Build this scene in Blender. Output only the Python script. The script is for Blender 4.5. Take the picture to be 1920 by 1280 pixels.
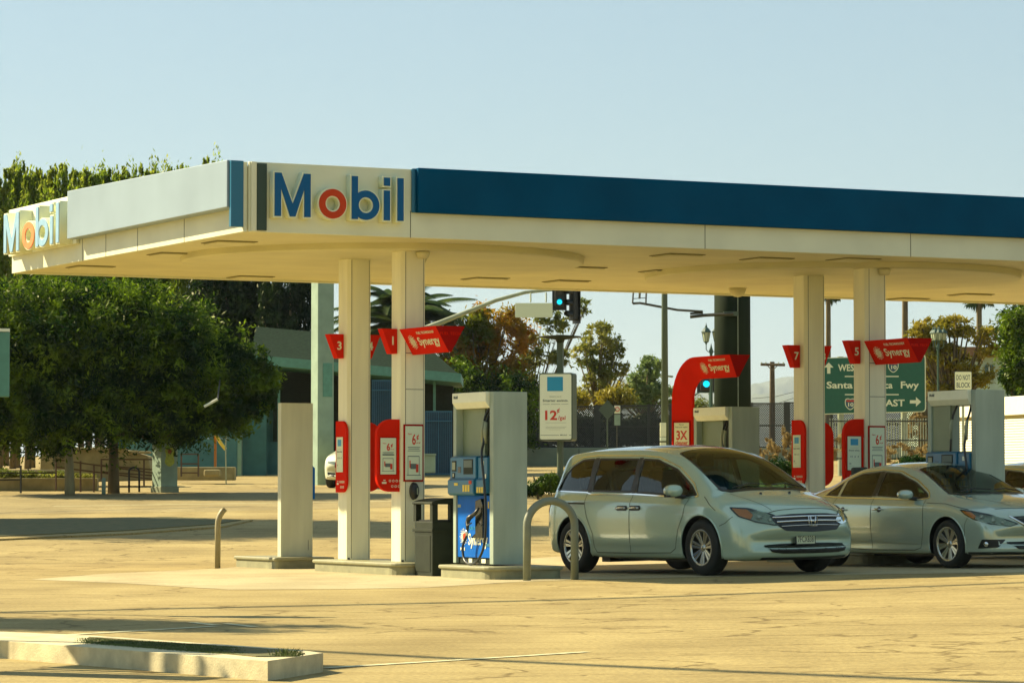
import bpy, bmesh, math, random
import numpy as np
from mathutils import Vector, Matrix
from mathutils.bvhtree import BVHTree
for _o in list(bpy.data.objects): bpy.data.objects.remove(_o)
S = bpy.context.scene
COL = S.collection
PI = math.pi; R = math.radians
random.seed(7); RNG = np.random.default_rng(7)

# ------------------------------------------------------------ camera
F = 6250.0; EYE = 1.15; PITCH = math.atan(280/F)
cam_d = bpy.data.cameras.new('camera'); cam = bpy.data.objects.new('camera', cam_d); COL.objects.link(cam)
cam_d.sensor_width = 36; cam_d.lens = F/1920*36; cam_d.clip_start = .5; cam_d.clip_end = 20000
cam.location = (0, 0, EYE); cam.rotation_euler = (PI/2+PITCH, 0, 0)
S.camera = cam
# ------------------------------------------------------------ light
SUN_EL = R(37); SAZ = Vector((-.90, .436, 0)).normalized()
sv = Vector((SAZ.x*math.cos(SUN_EL), SAZ.y*math.cos(SUN_EL), math.sin(SUN_EL)))
sd = bpy.data.lights.new('sun', 'SUN'); sun = bpy.data.objects.new('sun', sd); COL.objects.link(sun)
sd.energy = 5.0; sd.angle = R(.6); sd.color = (1, .85, .56)
sun.rotation_euler = sv.to_track_quat('Z', 'Y').to_euler(); sun.location = (-30, 30, 40)
W = bpy.data.worlds.new('World'); S.world = W; W.use_nodes = True
nt = W.node_tree; bg = nt.nodes['Background']
sk = nt.nodes.new('ShaderNodeTexSky'); sk.sky_type = 'NISHITA'; sk.sun_disc = False
sk.sun_elevation = SUN_EL; sk.sun_rotation = math.atan2(SAZ.x, SAZ.y)
sk.air_density = 1.0; sk.dust_density = .6; sk.ozone_density = 1.2
tint = nt.nodes.new('ShaderNodeMix'); tint.data_type = 'RGBA'; tint.blend_type = 'MULTIPLY'; tint.inputs[0].default_value = 1
flat = nt.nodes.new('ShaderNodeMix'); flat.data_type = 'RGBA'; flat.inputs[0].default_value = .62
flat.inputs[7].default_value = (2.18, 2.98, 3.32, 1)
nt.links.new(sk.outputs[0], tint.inputs[6]); tint.inputs[7].default_value = (.86, .91, .90, 1)
nt.links.new(tint.outputs[2], flat.inputs[6]); nt.links.new(flat.outputs[2], bg.inputs[0])
bg.inputs[1].default_value = .070
S.view_settings.view_transform = 'Standard'; S.view_settings.look = 'None'
S.view_settings.exposure = 1.30; S.view_settings.gamma = 1; S.view_settings.use_curve_mapping = False
S.render.engine = 'CYCLES'; S.render.resolution_x = 1024; S.render.resolution_y = 682

# ------------------------------------------------------------ pixel -> world
def ray(px, py):
    u = (px-960)/F; v = (640-py)/F
    c, s = math.cos(PITCH), math.sin(PITCH)
    return Vector((u, c - v*s, s + v*c))
def P(px, py, Z):                                   # the point seen at a pixel of the 1920x1280 photograph, Z metres ahead
    d = ray(px, py); k = Z/d.y
    return Vector((d.x*k, Z, EYE + d.z*k))
def ground(x, y):
    def sm(t): return t if t > 2 else (0 if t < -2 else (t+2)**2/8)
    z = .018*min(sm(x-1), 16)
    z += .031*sm(y-56) - .013*sm(y-101) - .018*sm(y-205)
    return z
def GP(px, Z): 
    q = P(px, 900, Z); return Vector((q.x, Z, ground(q.x, Z)))

# ------------------------------------------------------------ materials
MATS = {}
TUNED = {'canopy_paint','fascia_paint','pillar_paint','end_panel_grey','blue_band','glare_blue_band','sign_red','sign_red_end','pump_panel','pump_blue','silver_green_paint','silver_paint','sign_column_green','shed_white','letter_blue','letter_red','letter_blue_pale','letter_red_pale','amber_lens','rim_alloy','chrome','silver_metal'}
def mat(name, col, rough=.6, metal=0, noise=0, nscale=8, bump=0, bscale=60, spec=.5, coat=0, emit=0, col2=None, dirt=0, stretch=None):
    if name in MATS: return MATS[name]
    if name not in TUNED and not emit:           # warm green colour cast of the view, put into every untuned base colour
        col = tuple(c*k for c, k in zip(col, (.93, .98, .84)))
        if col2: col2 = tuple(c*k for c, k in zip(col2, (.93, .98, .84)))
    m = bpy.data.materials.new(name); m.use_nodes = True; t = m.node_tree; b = t.nodes['Principled BSDF']
    b.inputs['Base Color'].default_value = (*col, 1); b.inputs['Roughness'].default_value = rough
    b.inputs['Metallic'].default_value = metal; b.inputs['Specular IOR Level'].default_value = spec
    if coat: b.inputs['Coat Weight'].default_value = coat; b.inputs['Coat Roughness'].default_value = .04
    if emit: b.inputs['Emission Color'].default_value = (*col, 1); b.inputs['Emission Strength'].default_value = emit
    tc = t.nodes.new('ShaderNodeTexCoord'); mp = t.nodes.new('ShaderNodeMapping'); t.links.new(tc.outputs['Object'], mp.inputs[0])
    if stretch: mp.inputs['Scale'].default_value = stretch
    if noise or col2:
        n = t.nodes.new('ShaderNodeTexNoise'); n.inputs['Scale'].default_value = nscale; n.inputs['Detail'].default_value = 6
        t.links.new(mp.outputs[0], n.inputs[0])
        r = t.nodes.new('ShaderNodeValToRGB'); t.links.new(n.outputs[0], r.inputs[0])
        c2 = col2 or tuple(max(0, c*(1-noise)) for c in col); c1 = col if col2 else tuple(min(1, c*(1+noise*.5)) for c in col)
        r.color_ramp.elements[0].position = .3; r.color_ramp.elements[1].position = .7
        r.color_ramp.elements[0].color = (*c2, 1); r.color_ramp.elements[1].color = (*c1, 1)
        t.links.new(r.outputs[0], b.inputs['Base Color'])
    if bump:
        n2 = t.nodes.new('ShaderNodeTexNoise'); n2.inputs['Scale'].default_value = bscale; n2.inputs['Detail'].default_value = 4
        t.links.new(mp.outputs[0], n2.inputs[0])
        bp = t.nodes.new('ShaderNodeBump'); bp.inputs['Strength'].default_value = bump; bp.inputs['Distance'].default_value = .01
        t.links.new(n2.outputs[0], bp.inputs['Height']); t.links.new(bp.outputs[0], b.inputs['Normal'])
    MATS[name] = m; return m

M = {}
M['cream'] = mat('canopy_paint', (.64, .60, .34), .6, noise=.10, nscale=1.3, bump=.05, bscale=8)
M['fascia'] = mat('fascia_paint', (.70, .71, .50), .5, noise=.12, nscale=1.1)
M['pillar'] = mat('pillar_paint', (.78, .76, .52), .5, noise=.12, nscale=5.0, stretch=(1,1,.12))
M['blue'] = mat('blue_band', (.0006, .064, .145), .7, spec=.04, noise=.15, nscale=1.2)
M['glareblue'] = mat('glare_blue_band', (.25, .33, .38), .4, noise=.10, nscale=1.2)  # the blue band's sun glare, put into a pale base colour
M['letterblue'] = mat('letter_blue', (.002, .09, .24), .5, spec=.2)
M['letterred'] = mat('letter_red', (.50, .045, .004), .5, spec=.2)
M['letterbluepale'] = mat('letter_blue_pale', (.24, .42, .58), .45, noise=.1)  # paler tones of the letter colours, for the end fascia
M['letterredpale'] = mat('letter_red_pale', (.85, .22, .05), .45, noise=.1)
M['letterwhite'] = mat('letter_white', (.80, .79, .60), .45)
M['darkstrip'] = mat('dark_green_strip', (.02, .045, .03), .5)
M['red'] = mat('sign_red', (.66, .018, .004), .7, spec=.02, noise=.12, nscale=3)
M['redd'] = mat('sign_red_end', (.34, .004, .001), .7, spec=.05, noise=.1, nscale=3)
M['white'] = mat('white_paint', (.84, .82, .72), .5, noise=.05)
M['paper'] = mat('poster_paper', (.72, .76, .62), .6)
M['pump'] = mat('pump_panel', (.34, .41, .32), .5, spec=.3, noise=.18, nscale=4, stretch=(1,1,.2))
M['pumpd'] = mat('pump_panel_inner', (.20, .24, .165), .5, noise=.1, nscale=3)
M['pumpblue'] = mat('pump_blue', (.001, .12, .50), .5, spec=.12, noise=.10, nscale=4)
M['pumpteal'] = mat('pump_teal_blue', (.010, .13, .27), .35)
M['black'] = mat('black_rubber', (.012, .014, .012), .45)
M['blackgloss'] = mat('black_gloss', (.01, .012, .01), .15)
M['dark'] = mat('dark_plastic', (.022, .028, .018), .6, noise=.2, spec=.2)
M['silver'] = mat('silver_metal', (.6, .6, .55), .25, metal=1)
M['chrome'] = mat('chrome', (.75, .77, .75), .1, metal=1)
M['grey'] = mat('galvanised', (.30, .32, .24), .45, noise=.2, nscale=6)
M['bollard'] = mat('bollard_grey', (.20, .21, .16), .5, noise=.15, nscale=6)
M['bollardt'] = mat('bollard_tan', (.30, .25, .15), .5, noise=.15, nscale=6)
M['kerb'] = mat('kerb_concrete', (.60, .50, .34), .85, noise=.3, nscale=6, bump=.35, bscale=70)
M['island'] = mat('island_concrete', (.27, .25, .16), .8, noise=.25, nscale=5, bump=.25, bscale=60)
M['nosing'] = mat('island_steel_nosing', (.27, .25, .16), .5, noise=.15)
M['yellow'] = mat('yellow_buttons', (.75, .52, .05), .5)
M['seam'] = mat('seam_dark', (.05, .05, .03), .8)
M['hose'] = mat('hose_black', (.01, .013, .012), .35)
M['signblue'] = mat('card_blue', (.01, .28, .55), .4)
M['ink'] = mat('ink_grey', (.12, .15, .15), .6)
M['inkred'] = mat('ink_red', (.62, .04, .01), .5)
M['inklight'] = mat('ink_pale', (.42, .44, .38), .6)

# ------------------------------------------------------------ object helpers
def tag(o, label=None, cat=None, group=None, kind=None):
    if label: o['label'] = label
    if cat: o['category'] = cat
    if group: o['group'] = group
    if kind: o['kind'] = kind
    return o
def thing(name, label, cat, loc=(0,0,0), rz=0, group=None):
    o = bpy.data.objects.new(name, None); COL.objects.link(o); o.empty_display_size = .2
    o.location = loc; o.rotation_euler = (0, 0, rz)
    return tag(o, label, cat, group)
def link(name, me, m=None, parent=None, mw=None):
    o = bpy.data.objects.new(name, me); COL.objects.link(o)
    if m is not None: me.materials.clear(); me.materials.append(m)
    if parent is not None: o.parent = parent
    if mw is not None: o.matrix_local = mw
    return o
def kids(o): return [c for c in bpy.data.objects if c.parent == o]
def copy_tree(o, parent=None):
    c = o.copy(); COL.objects.link(c); c.parent = parent
    for ch in kids(o): copy_tree(ch, c)
    return c
class MB:
    def __init__(s): s.b = bmesh.new()
    def box(s, x0, y0, z0, x1, y1, z1, m=None):
        v = [s.b.verts.new(p) for p in ((x0,y0,z0),(x1,y0,z0),(x1,y1,z0),(x0,y1,z0),(x0,y0,z1),(x1,y0,z1),(x1,y1,z1),(x0,y1,z1))]
        for f in ((0,3,2,1),(4,5,6,7),(0,1,5,4),(1,2,6,5),(2,3,7,6),(3,0,4,7)): s.b.faces.new([v[i] for i in f])
        if m is not None: bmesh.ops.transform(s.b, matrix=m, verts=v)
        return s
    def hexa(s, pts):
        v = [s.b.verts.new(p) for p in pts]
        for f in ((0,3,2,1),(4,5,6,7),(0,1,5,4),(1,2,6,5),(2,3,7,6),(3,0,4,7)): s.b.faces.new([v[i] for i in f])
        return s
    def prism(s, poly, d0, d1, axis='y'):           # poly in the two other axes, extruded along axis
        def mk(p, d):
            return {'y': (p[0], d, p[1]), 'x': (d, p[0], p[1]), 'z': (p[0], p[1], d)}[axis]
        a = [s.b.verts.new(mk(p, d0)) for p in poly]; b = [s.b.verts.new(mk(p, d1)) for p in poly]
        n = len(poly)
        s.b.faces.new(a); s.b.faces.new(b[::-1])
        for i in range(n): s.b.faces.new((a[i], b[i], b[(i+1)%n], a[(i+1)%n]))
        return s
    def tube(s, pts, r, n=10, caps=True):
        pts = [Vector(p) for p in pts]; rs = r if isinstance(r, (list, tuple)) else [r]*len(pts)
        rings = []; up = None
        for i, p in enumerate(pts):
            t = (pts[min(i+1, len(pts)-1)] - pts[max(i-1, 0)]).normalized()
            if up is None: up = Vector((0,0,1)) if abs(t.z) < .9 else Vector((1,0,0))
            a = t.cross(up).normalized(); b = a.cross(t).normalized(); up = b
            rings.append([s.b.verts.new(p + (a*math.cos(2*PI*k/n) + b*math.sin(2*PI*k/n))*rs[i]) for k in range(n)])
        for i in range(len(rings)-1):
            for k in range(n): s.b.faces.new((rings[i][k], rings[i][(k+1)%n], rings[i+1][(k+1)%n], rings[i+1][k]))
        if caps: s.b.faces.new(rings[0][::-1]); s.b.faces.new(rings[-1])
        return s
    def lathe(s, prof, c=(0,0,0), n=24, axis='z', caps=True):  # prof: (r, h)
        rings = []
        for r, h in prof:
            ring = []
            for k in range(n):
                a = 2*PI*k/n; x, y = r*math.cos(a), r*math.sin(a)
                p = {'z': (x, y, h), 'y': (x, h, y), 'x': (h, x, y)}[axis]
                ring.append(s.b.verts.new(Vector(p)+Vector(c)))
            rings.append(ring)
        for i in range(len(rings)-1):
            for k in range(n): s.b.faces.new((rings[i][k], rings[i][(k+1)%n], rings[i+1][(k+1)%n], rings[i+1][k]))
        if caps and prof[0][0] > 1e-4: s.b.faces.new(rings[0][::-1])
        if caps and prof[-1][0] > 1e-4: s.b.faces.new(rings[-1])
        return s
    def build(s, name, m, parent=None, bevel=0, smooth=False, seg=2, mw=None, weld=False):
        if weld: bmesh.ops.remove_doubles(s.b, verts=s.b.verts, dist=1e-4)
        bmesh.ops.recalc_face_normals(s.b, faces=s.b.faces)
        me = bpy.data.meshes.new(name); s.b.to_mesh(me); s.b.free()
        o = link(name, me, m, parent, mw)
        if smooth: me.polygons.foreach_set('use_smooth', [True]*len(me.polygons))
        if bevel:
            b = o.modifiers.new('bevel', 'BEVEL'); b.width = bevel; b.segments = seg; b.limit_method = 'ANGLE'; b.angle_limit = R(35)
        return o
def arc(cx, cy, r, a0, a1, n=8): return [(cx+r*math.cos(R(a0+(a1-a0)*i/n)), cy+r*math.sin(R(a0+(a1-a0)*i/n))) for i in range(n+1)]
def frame(o, right, up):                             # matrix: local x -> right, y -> up, z -> toward the viewer
    r = Vector(right).normalized(); u = Vector(up).normalized(); n = r.cross(u)
    m = Matrix((r, u, n)).transposed().to_4x4(); m.translation = Vector(o); return m
def curve_mesh(cu):
    o = bpy.data.objects.new('tmp', cu); COL.objects.link(o); dg = bpy.context.evaluated_depsgraph_get(); dg.update()
    me = bpy.data.meshes.new_from_object(o.evaluated_get(dg)); bpy.data.objects.remove(o); bpy.data.curves.remove(cu); return me
def text_obj(txt, size, m, mw, parent=None, name='lettering', bold=0, width=None, ext=.002, align='CENTER', sx=1, sp=1):
    cu = bpy.data.curves.new('txt', 'FONT'); cu.body = txt; cu.size = size; cu.extrude = ext; cu.offset = bold
    cu.align_x = align; cu.space_character = sp; cu.resolution_u = 3
    me = curve_mesh(cu)
    if width:
        xs = [v.co.x for v in me.vertices]; k = width/max(1e-4, max(xs)-min(xs))
        for v in me.vertices: v.co.x *= k
    elif sx != 1:
        for v in me.vertices: v.co.x *= sx
    o = link(name, me, m, parent); o.matrix_local = mw; return o
def fill_mesh(loops, ext, off=0):                    # filled 2-D outlines with holes, extruded both ways
    cu = bpy.data.curves.new('c', 'CURVE'); cu.dimensions = '2D'; cu.fill_mode = 'BOTH'; cu.extrude = ext; cu.offset = off
    for lp in loops:
        sp = cu.splines.new('POLY'); sp.points.add(len(lp)-1); sp.use_cyclic_u = True
        for i, p in enumerate(lp): sp.points[i].co = (p[0], p[1], 0, 1)
    return curve_mesh(cu)
def bars(rects, z=.002):                             # thin printed rules/blocks lying on a sign: (x0,y0,x1,y1)
    b = MB()
    for x0, y0, x1, y1 in rects: b.box(x0, y0, 0, x1, y1, z)
    return b
# ------------------------------------------------------------ ground
def hit(px, py):                                     # where the ground is seen at a pixel
    d = ray(px, py); lo, hi = 5, 400
    for Z in np.arange(6, 400, .5):
        k = Z/d.y
        if EYE + d.z*k < ground(d.x*k, Z): hi = Z; lo = Z-.5; break
    for _ in range(20):
        Z = (lo+hi)/2; k = Z/d.y
        if EYE + d.z*k < ground(d.x*k, Z): hi = Z
        else: lo = Z
    k = hi/d.y; return Vector((d.x*k, hi, 0))
def ground_mat(name, c1, c2, crack=1.0, grain=.35, fine=(.55,)):
    m = bpy.data.materials.new(name); m.use_nodes = True; t = m.node_tree; b = t.nodes['Principled BSDF']
    N = t.nodes.new; L = t.links.new
    tc = N('ShaderNodeTexCoord')
    def noise(s, d=5, sc=(1,1,1)):
        mp = N('ShaderNodeMapping'); mp.inputs['Scale'].default_value = sc; L(tc.outputs['Object'], mp.inputs[0])
        n = N('ShaderNodeTexNoise'); n.inputs['Scale'].default_value = s; n.inputs['Detail'].default_value = d; L(mp.outputs[0], n.inputs[0]); return n
    def ramp(src, p0, p1, a, bb):
        r = N('ShaderNodeValToRGB'); L(src, r.inputs[0]); r.color_ramp.elements[0].position = p0; r.color_ramp.elements[1].position = p1
        r.color_ramp.elements[0].color = (*a, 1); r.color_ramp.elements[1].color = (*bb, 1); return r.outputs[0]
    def mixm(a, bb, f=1, typ='MULTIPLY'):
        x = N('ShaderNodeMix'); x.data_type = 'RGBA'; x.blend_type = typ; x.inputs[0].default_value = f
        L(a, x.inputs[6]); L(bb, x.inputs[7]); return x.outputs[2]
    col = ramp(noise(.35, 7).outputs[0], .32, .68, c2, c1)
    col = mixm(col, ramp(noise(.9, 6, (1, .35, 1)).outputs[0], .35, .6, (.78,.76,.72), (1,1,1)), .8)      # worn, oily streaks
    col = mixm(col, ramp(noise(2.3, 3, (.25, 1.6, 1)).outputs[0], .40, .52, (.86,.84,.80), (1,1,1)), .8)
    col = mixm(col, ramp(noise(26, 4).outputs[0], .25, .75, (1-grain,)*3, (1+grain*.5,)*3), 1)
    col = mixm(col, ramp(noise(7, 8).outputs[0], .62, .72, (1,1,1), (.72,.68,.6)), .5)
    vo = N('ShaderNodeTexVoronoi'); vo.feature = 'DISTANCE_TO_EDGE'; vo.inputs['Scale'].default_value = .55
    ds = N('ShaderNodeVectorMath'); ds.operation = 'MULTIPLY_ADD'; L(noise(1.1, 8).outputs['Color'], ds.inputs[0]); ds.inputs[1].default_value = (1.6,)*3; L(tc.outputs['Object'], ds.inputs[2])
    L(ds.outputs[0], vo.inputs[0])
    ck = ramp(vo.outputs['Distance'], .004, .026, (.50,.46,.36), (1,1,1))
    keep = ramp(noise(.22, 3).outputs[0], .42, .50, (0,0,0), (1,1,1))
    x = N('ShaderNodeMix'); x.data_type = 'RGBA'; L(keep, x.inputs[0]); x.inputs[6].default_value = (1,1,1,1); L(ck, x.inputs[7])
    col = mixm(col, x.outputs[2], crack)
    L(col, b.inputs['Base Color']); b.inputs['Roughness'].default_value = .92; b.inputs['Specular IOR Level'].default_value = .25
    bp = N('ShaderNodeBump'); bp.inputs['Strength'].default_value = .5; bp.inputs['Distance'].default_value = .012
    L(noise(40, 5).outputs[0], bp.inputs['Height']); L(bp.outputs[0], b.inputs['Normal'])
    return m
M['lot'] = ground_mat('weathered_lot', (.40, .315, .128), (.31, .24, .092))
M['slab'] = ground_mat('concrete_slab', (.50, .43, .25), (.43, .37, .21), crack=.3, grain=.18)
M['road'] = ground_mat('street_asphalt', (.36, .29, .13), (.28, .225, .10), crack=.5)
M['walk'] = ground_mat('pavement_concrete', (.52, .43, .25), (.45, .36, .2), crack=.2, grain=.2)
M['line'] = mat('worn_line_paint', (.62, .56, .38), .8, noise=.35, nscale=9)
xs = sorted(set([-3900,-1200,-500,-250,-120,-80] + [x*2.0 for x in range(-30, 31)] + [x*.5 for x in range(-4, 9)] + [80,120,250,500,1200,3900]))
ys = sorted(set([-300,-100,-30,0,8] + [12+y*2.0 for y in range(0, 110)] + [260,320,400,600,1000,2000,5000,11000]))
me = bpy.data.meshes.new('lot_ground')
me.from_pydata([(x, y, ground(x, y)) for y in ys for x in xs], [], [(j*len(xs)+i, j*len(xs)+i+1, (j+1)*len(xs)+i+1, (j+1)*len(xs)+i) for j in range(len(ys)-1) for i in range(len(xs)-1)])
me.polygons.foreach_set('use_smooth', [True]*len(me.polygons))
tag(link('ground', me, M['lot']), kind='structure')
def zmesh(x, y):                                     # height of the ground mesh itself (its cells are bilinear)
    i = max(0, min(len(xs)-2, int(np.searchsorted(xs, x)-1))); j = max(0, min(len(ys)-2, int(np.searchsorted(ys, y)-1)))
    u = (x-xs[i])/(xs[i+1]-xs[i]); v = (y-ys[j])/(ys[j+1]-ys[j])
    a = ground(xs[i], ys[j])*(1-u)+ground(xs[i+1], ys[j])*u; b = ground(xs[i], ys[j+1])*(1-u)+ground(xs[i+1], ys[j+1])*u
    return a*(1-v)+b*v
def sheet(name, poly, m, dz=.004, cell=1.0, parent=None, thick=0, world=False):
    b = bmesh.new(); pts = [p if world else hit(*p) for p in poly]
    f = b.faces.new([b.verts.new((p[0], p[1], 0)) for p in pts])
    bmesh.ops.triangulate(b, faces=[f])
    X = [p[0] for p in pts]; Y = [p[1] for p in pts]
    cx = [v for v in xs if min(X) < v < max(X)] if cell >= 1 else np.arange(min(X), max(X), cell)[1:]
    cy = [v for v in ys if min(Y) < v < max(Y)] if cell >= 1 else np.arange(min(Y), max(Y), cell)[1:]
    for v in cx: bmesh.ops.bisect_plane(b, geom=b.verts[:]+b.edges[:]+b.faces[:], plane_co=(v,0,0), plane_no=(1,0,0))
    for v in cy: bmesh.ops.bisect_plane(b, geom=b.verts[:]+b.edges[:]+b.faces[:], plane_co=(0,v,0), plane_no=(0,1,0))
    if thick:
        r = bmesh.ops.extrude_face_region(b, geom=b.faces[:]); top = [g for g in r['geom'] if isinstance(g, bmesh.types.BMVert)]
        for v in b.verts: v.co.z = ground(v.co.x, v.co.y) - .05
        for v in top: v.co.z += .05 + thick
    else:
        for v in b.verts: v.co.z = zmesh(v.co.x, v.co.y) + dz
    bmesh.ops.recalc_face_normals(b, faces=b.faces)
    me = bpy.data.meshes.new(name); b.to_mesh(me); b.free()
    if not thick and me.polygons[0].normal.z < 0: me.flip_normals()
    return link(name, me, m, parent)
tag(sheet('forecourt_slab', [(57,1086),(230,1093),(430,1105),(640,1104),(800,1101),(960,1091),(1090,1086),(1400,1079),(1960,1072),(1960,1030),(1100,1040),(980,1047),(510,1057),(403,1066),(200,1075)], M['slab'], .003), kind='structure')
# street beyond, and its far pavement
tag(sheet('street', [(-120,966),(480,957),(900,946),(1000,944),(1000,906),(860,900),(600,910),(330,928),(-120,930)], M['road'], .003), kind='structure')
def line(name, p0, p1, w, label, m='line', group=None):
    a, b = hit(*p0), hit(*p1); d = (b-a).normalized(); n = Vector((-d.y, d.x, 0))*w/2
    return tag(sheet(name, [a-n, b-n, b+n, a+n], M[m], .005, world=True), label, 'road marking', group)
line('painted_line', (60,1194), (402,1174), .10, 'worn white parking line along the back of the low kerb island')
line('painted_line', (360,1167), (407,1172), .09, 'short worn white parking mark, the upper stroke near the lot corner')
line('painted_line', (424,1169), (478,1175), .09, 'short bright white parking mark right of the worn stroke')
line('painted_line', (612,1252), (1100,1222), .09, 'long faint white parking line running right from the kerb island end')
line('painted_line', (-60,963), (470,949), .12, 'dark tar line across the sunlit street on the left', 'seam')
line('painted_line', (100,949), (860,937), .12, 'faint white lane line along the far street')

# ------------------------------------------------------------ station frame: local x = along the canopy front, local y = into it
A = R(27); d1 = Vector((math.cos(A), math.sin(A), 0)); d2 = Vector((-math.sin(A), math.cos(A), 0))
C0 = Vector((-3.47, 43.6, 0))
def loc(px, Z): q = P(px, 900, Z); return Vector((q.x, Z, 0))
canopy = thing('gas_station_canopy', 'wide flat canopy with cream soffit and blue band over the fuel pumps', 'canopy', C0, A)
WD, LN, Z0, Z1 = 9.4, 24.0, 4.57, 5.46
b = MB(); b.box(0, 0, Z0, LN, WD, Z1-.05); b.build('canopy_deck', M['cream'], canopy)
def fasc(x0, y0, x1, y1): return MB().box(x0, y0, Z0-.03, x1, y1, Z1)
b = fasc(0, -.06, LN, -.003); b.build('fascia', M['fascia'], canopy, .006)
b = fasc(-.06, -.003, -.003, WD+.06); b.build('fascia', M['fascia'], canopy, .006)
b = fasc(-.003, WD+.003, LN, WD+.06); b.build('fascia', M['fascia'], canopy, .006)
for x in (2.33, 6.9, 10.35, 12.75, 15.2): MB().box(x, -.0625, Z0-.03, x+.009, -.05, 4.9).build('panel_joint', M['seam'], canopy)
for y in (2.1, 3.9, 5.2, 6.2): MB().box(-.0625, y, Z0-.03, -.05, y+.012, Z1).build('panel_joint', M['seam'], canopy)
# bands
MB().box(2.40, -.17, 4.875, LN, -.063, Z1+.015).build('blue_band', M['blue'], canopy, .01)
MB().box(2.34, -.10, 4.875, 2.397, -.063, Z1+.01).build('band_end_cap', M['pumpteal'], canopy, .01)
MB().hexa([(-.27,.05,4.86),(-.063,.05,4.86),(-.063,6.3,4.86),(-.27,6.3,4.86),(-.27,.05,Z1+.02),(-.063,.05,Z1+.02),(-.063,6.3,Z1+.11),(-.27,6.3,Z1+.11)]).build('glare_band', M['glareblue'], canopy, .01)
MB().box(-.24, -.02, 4.60, -.063, .047, Z1+.01).build('band_end_cap', M['pumpteal'], canopy, .005)
MB().box(.10, -.10, 4.56, .235, -.063, Z1-.02).build('corner_strip', M['darkstrip'], canopy, .004)
MB().box(.02, -.085, 4.55, .098, -.063, Z1).build('corner_strip', M['fascia'], canopy, .004)
# dropped round soffit panels and their small lights
def dloc(p): q = p - C0; return (q.dot(d1), q.dot(d2))
discs = []
for px, Z in ((717, 48.9), (1562, 52.6)):
    cx, cy = dloc(loc(px, Z)); discs.append((cx, cy))
    MB().lathe([(0, 4.47), (2.93, 4.47), (2.96, 4.49), (2.96, 4.60)], (cx, cy, 0), 72).build('soffit_disc', M['cream'], canopy)
b = MB()
for px, py in ((325,476),(430,454),(170,500),(1090,502),(1245,508),(1270,478),(1438,485),(1062,527),(910,522),(470,519),(1820,552),(1600,486),(1700,560)):
    d = ray(px, py); k = (Z0-EYE)/d.z; x, y = dloc(Vector((d.x*k, d.y*k, 0)))
    l = MB(); l.box(x-.30, y-.30, Z0-.012, x+.30, y+.30, Z0-.002); lo = l.build('soffit_light', mat('light_frame', (.22,.19,.09), .7), canopy)
    MB().box(x-.27, y-.27, Z0-.03, x+.27, y+.27, Z0-.0125).build('lens', M['cream'], lo, .004)
for px, py in ((1383,540),(783,480),(1640,512)):
    d = ray(px, py); k = (4.47-EYE)/d.z; x, y = dloc(Vector((d.x*k, d.y*k, 0)))
    MB().lathe([(0,4.32),(.06,4.33),(.12,4.38),(.15,4.47)], (x,y,0), 16).build('camera_dome', M['cream'], canopy, smooth=True)
# sign letters -----------------------------------------------
def letter(ch, h):
    s = h*.165
    if ch == 'M':
        w = h*.90; a = s
        return [[(0,0),(a,0),(a,h*.62),(w/2-s*.42,0),(w/2+s*.42,0),(w-a,h*.62),(w-a,0),(w,0),(w,h),(w-s*1.05,h),(w/2,h*.30),(s*1.05,h),(0,h)]], [], w
    if ch in 'ob':
        r = h*.345
        ring = [arc(r, r-.01*h, r, 0, 360, 40)[:-1], arc(r, r-.01*h, r-s, 0, 360, 40)[:-1][::-1]]
        stem = [[(0,0),(s,0),(s,h),(0,h)]] if ch == 'b' else []
        if ch == 'b': ring = [[(x+.02*h, y) for x, y in lp] for lp in ring]
        return ring, stem, 2*r
    if ch == 'i': return [[(0,0),(s,0),(s,h*.70),(0,h*.70)]], [[(0,h*.80),(s,h*.80),(s,h),(0,h)]], s
    return [[(0,0),(s,0),(s,h),(0,h)]], [], s
def sign_word(parent, origin, right, h, offs, depth, mb, mr, sx=1):
    for ch, dx in zip('Mobil', offs):
        a, st, w = letter(ch, h)
        a = [[(x*sx, y) for x, y in lp] for lp in a]; st = [[(x*sx, y) for x, y in lp] for lp in st]
        mw = frame(Vector(origin)+Vector(right)*dx*sx, right, (0,0,1)); n = mw.to_3x3() @ Vector((0,0,1))
        body = None
        for k, loops in enumerate((a, st)):
            if not loops: continue
            me = fill_mesh(loops, depth/2, h*.028)
            m2 = mw.copy(); m2.translation = mw.translation + n*(depth/2 + .002*k)
            if body is None: body = link('sign_letter', me, M['letterwhite'], parent, m2)
            else:
                bm = bmesh.new(); bm.from_mesh(body.data); me.transform(Matrix.Translation((0,0,.002))); bm.from_mesh(me); bm.to_mesh(body.data); bm.free(); bpy.data.meshes.remove(me)
        bm = bmesh.new()
        for k, loops in enumerate((a, st)):
            if not loops: continue
            me = fill_mesh(loops, .006, -h*.004); me.transform(Matrix.Translation((0,0,depth/2+.0065+.003*k))); bm.from_mesh(me)
        me = bpy.data.meshes.new('letter_face'); bm.to_mesh(me); bm.free()
        link('letter_face', me, M[mr if ch == 'o' else mb], body)
sign_word(canopy, (.30, -.063, 4.745), (1,0,0), .575, (0, .635, 1.105, 1.575, 1.775), .13, 'letterblue', 'letterred')
# on the end fascia the word reads from its far end toward the camera
MB().box(-.12, 6.32, 4.80, -.063, WD+.05, Z1+.07).build('sign_panel', M['white'], canopy, .01)
sign_word(canopy, (-.122, 9.05, 4.82), (0,-1,0), .60, (0, .66, 1.12, 1.60, 1.80), .20, 'letterbluepale', 'letterredpale', 1.35)

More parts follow.
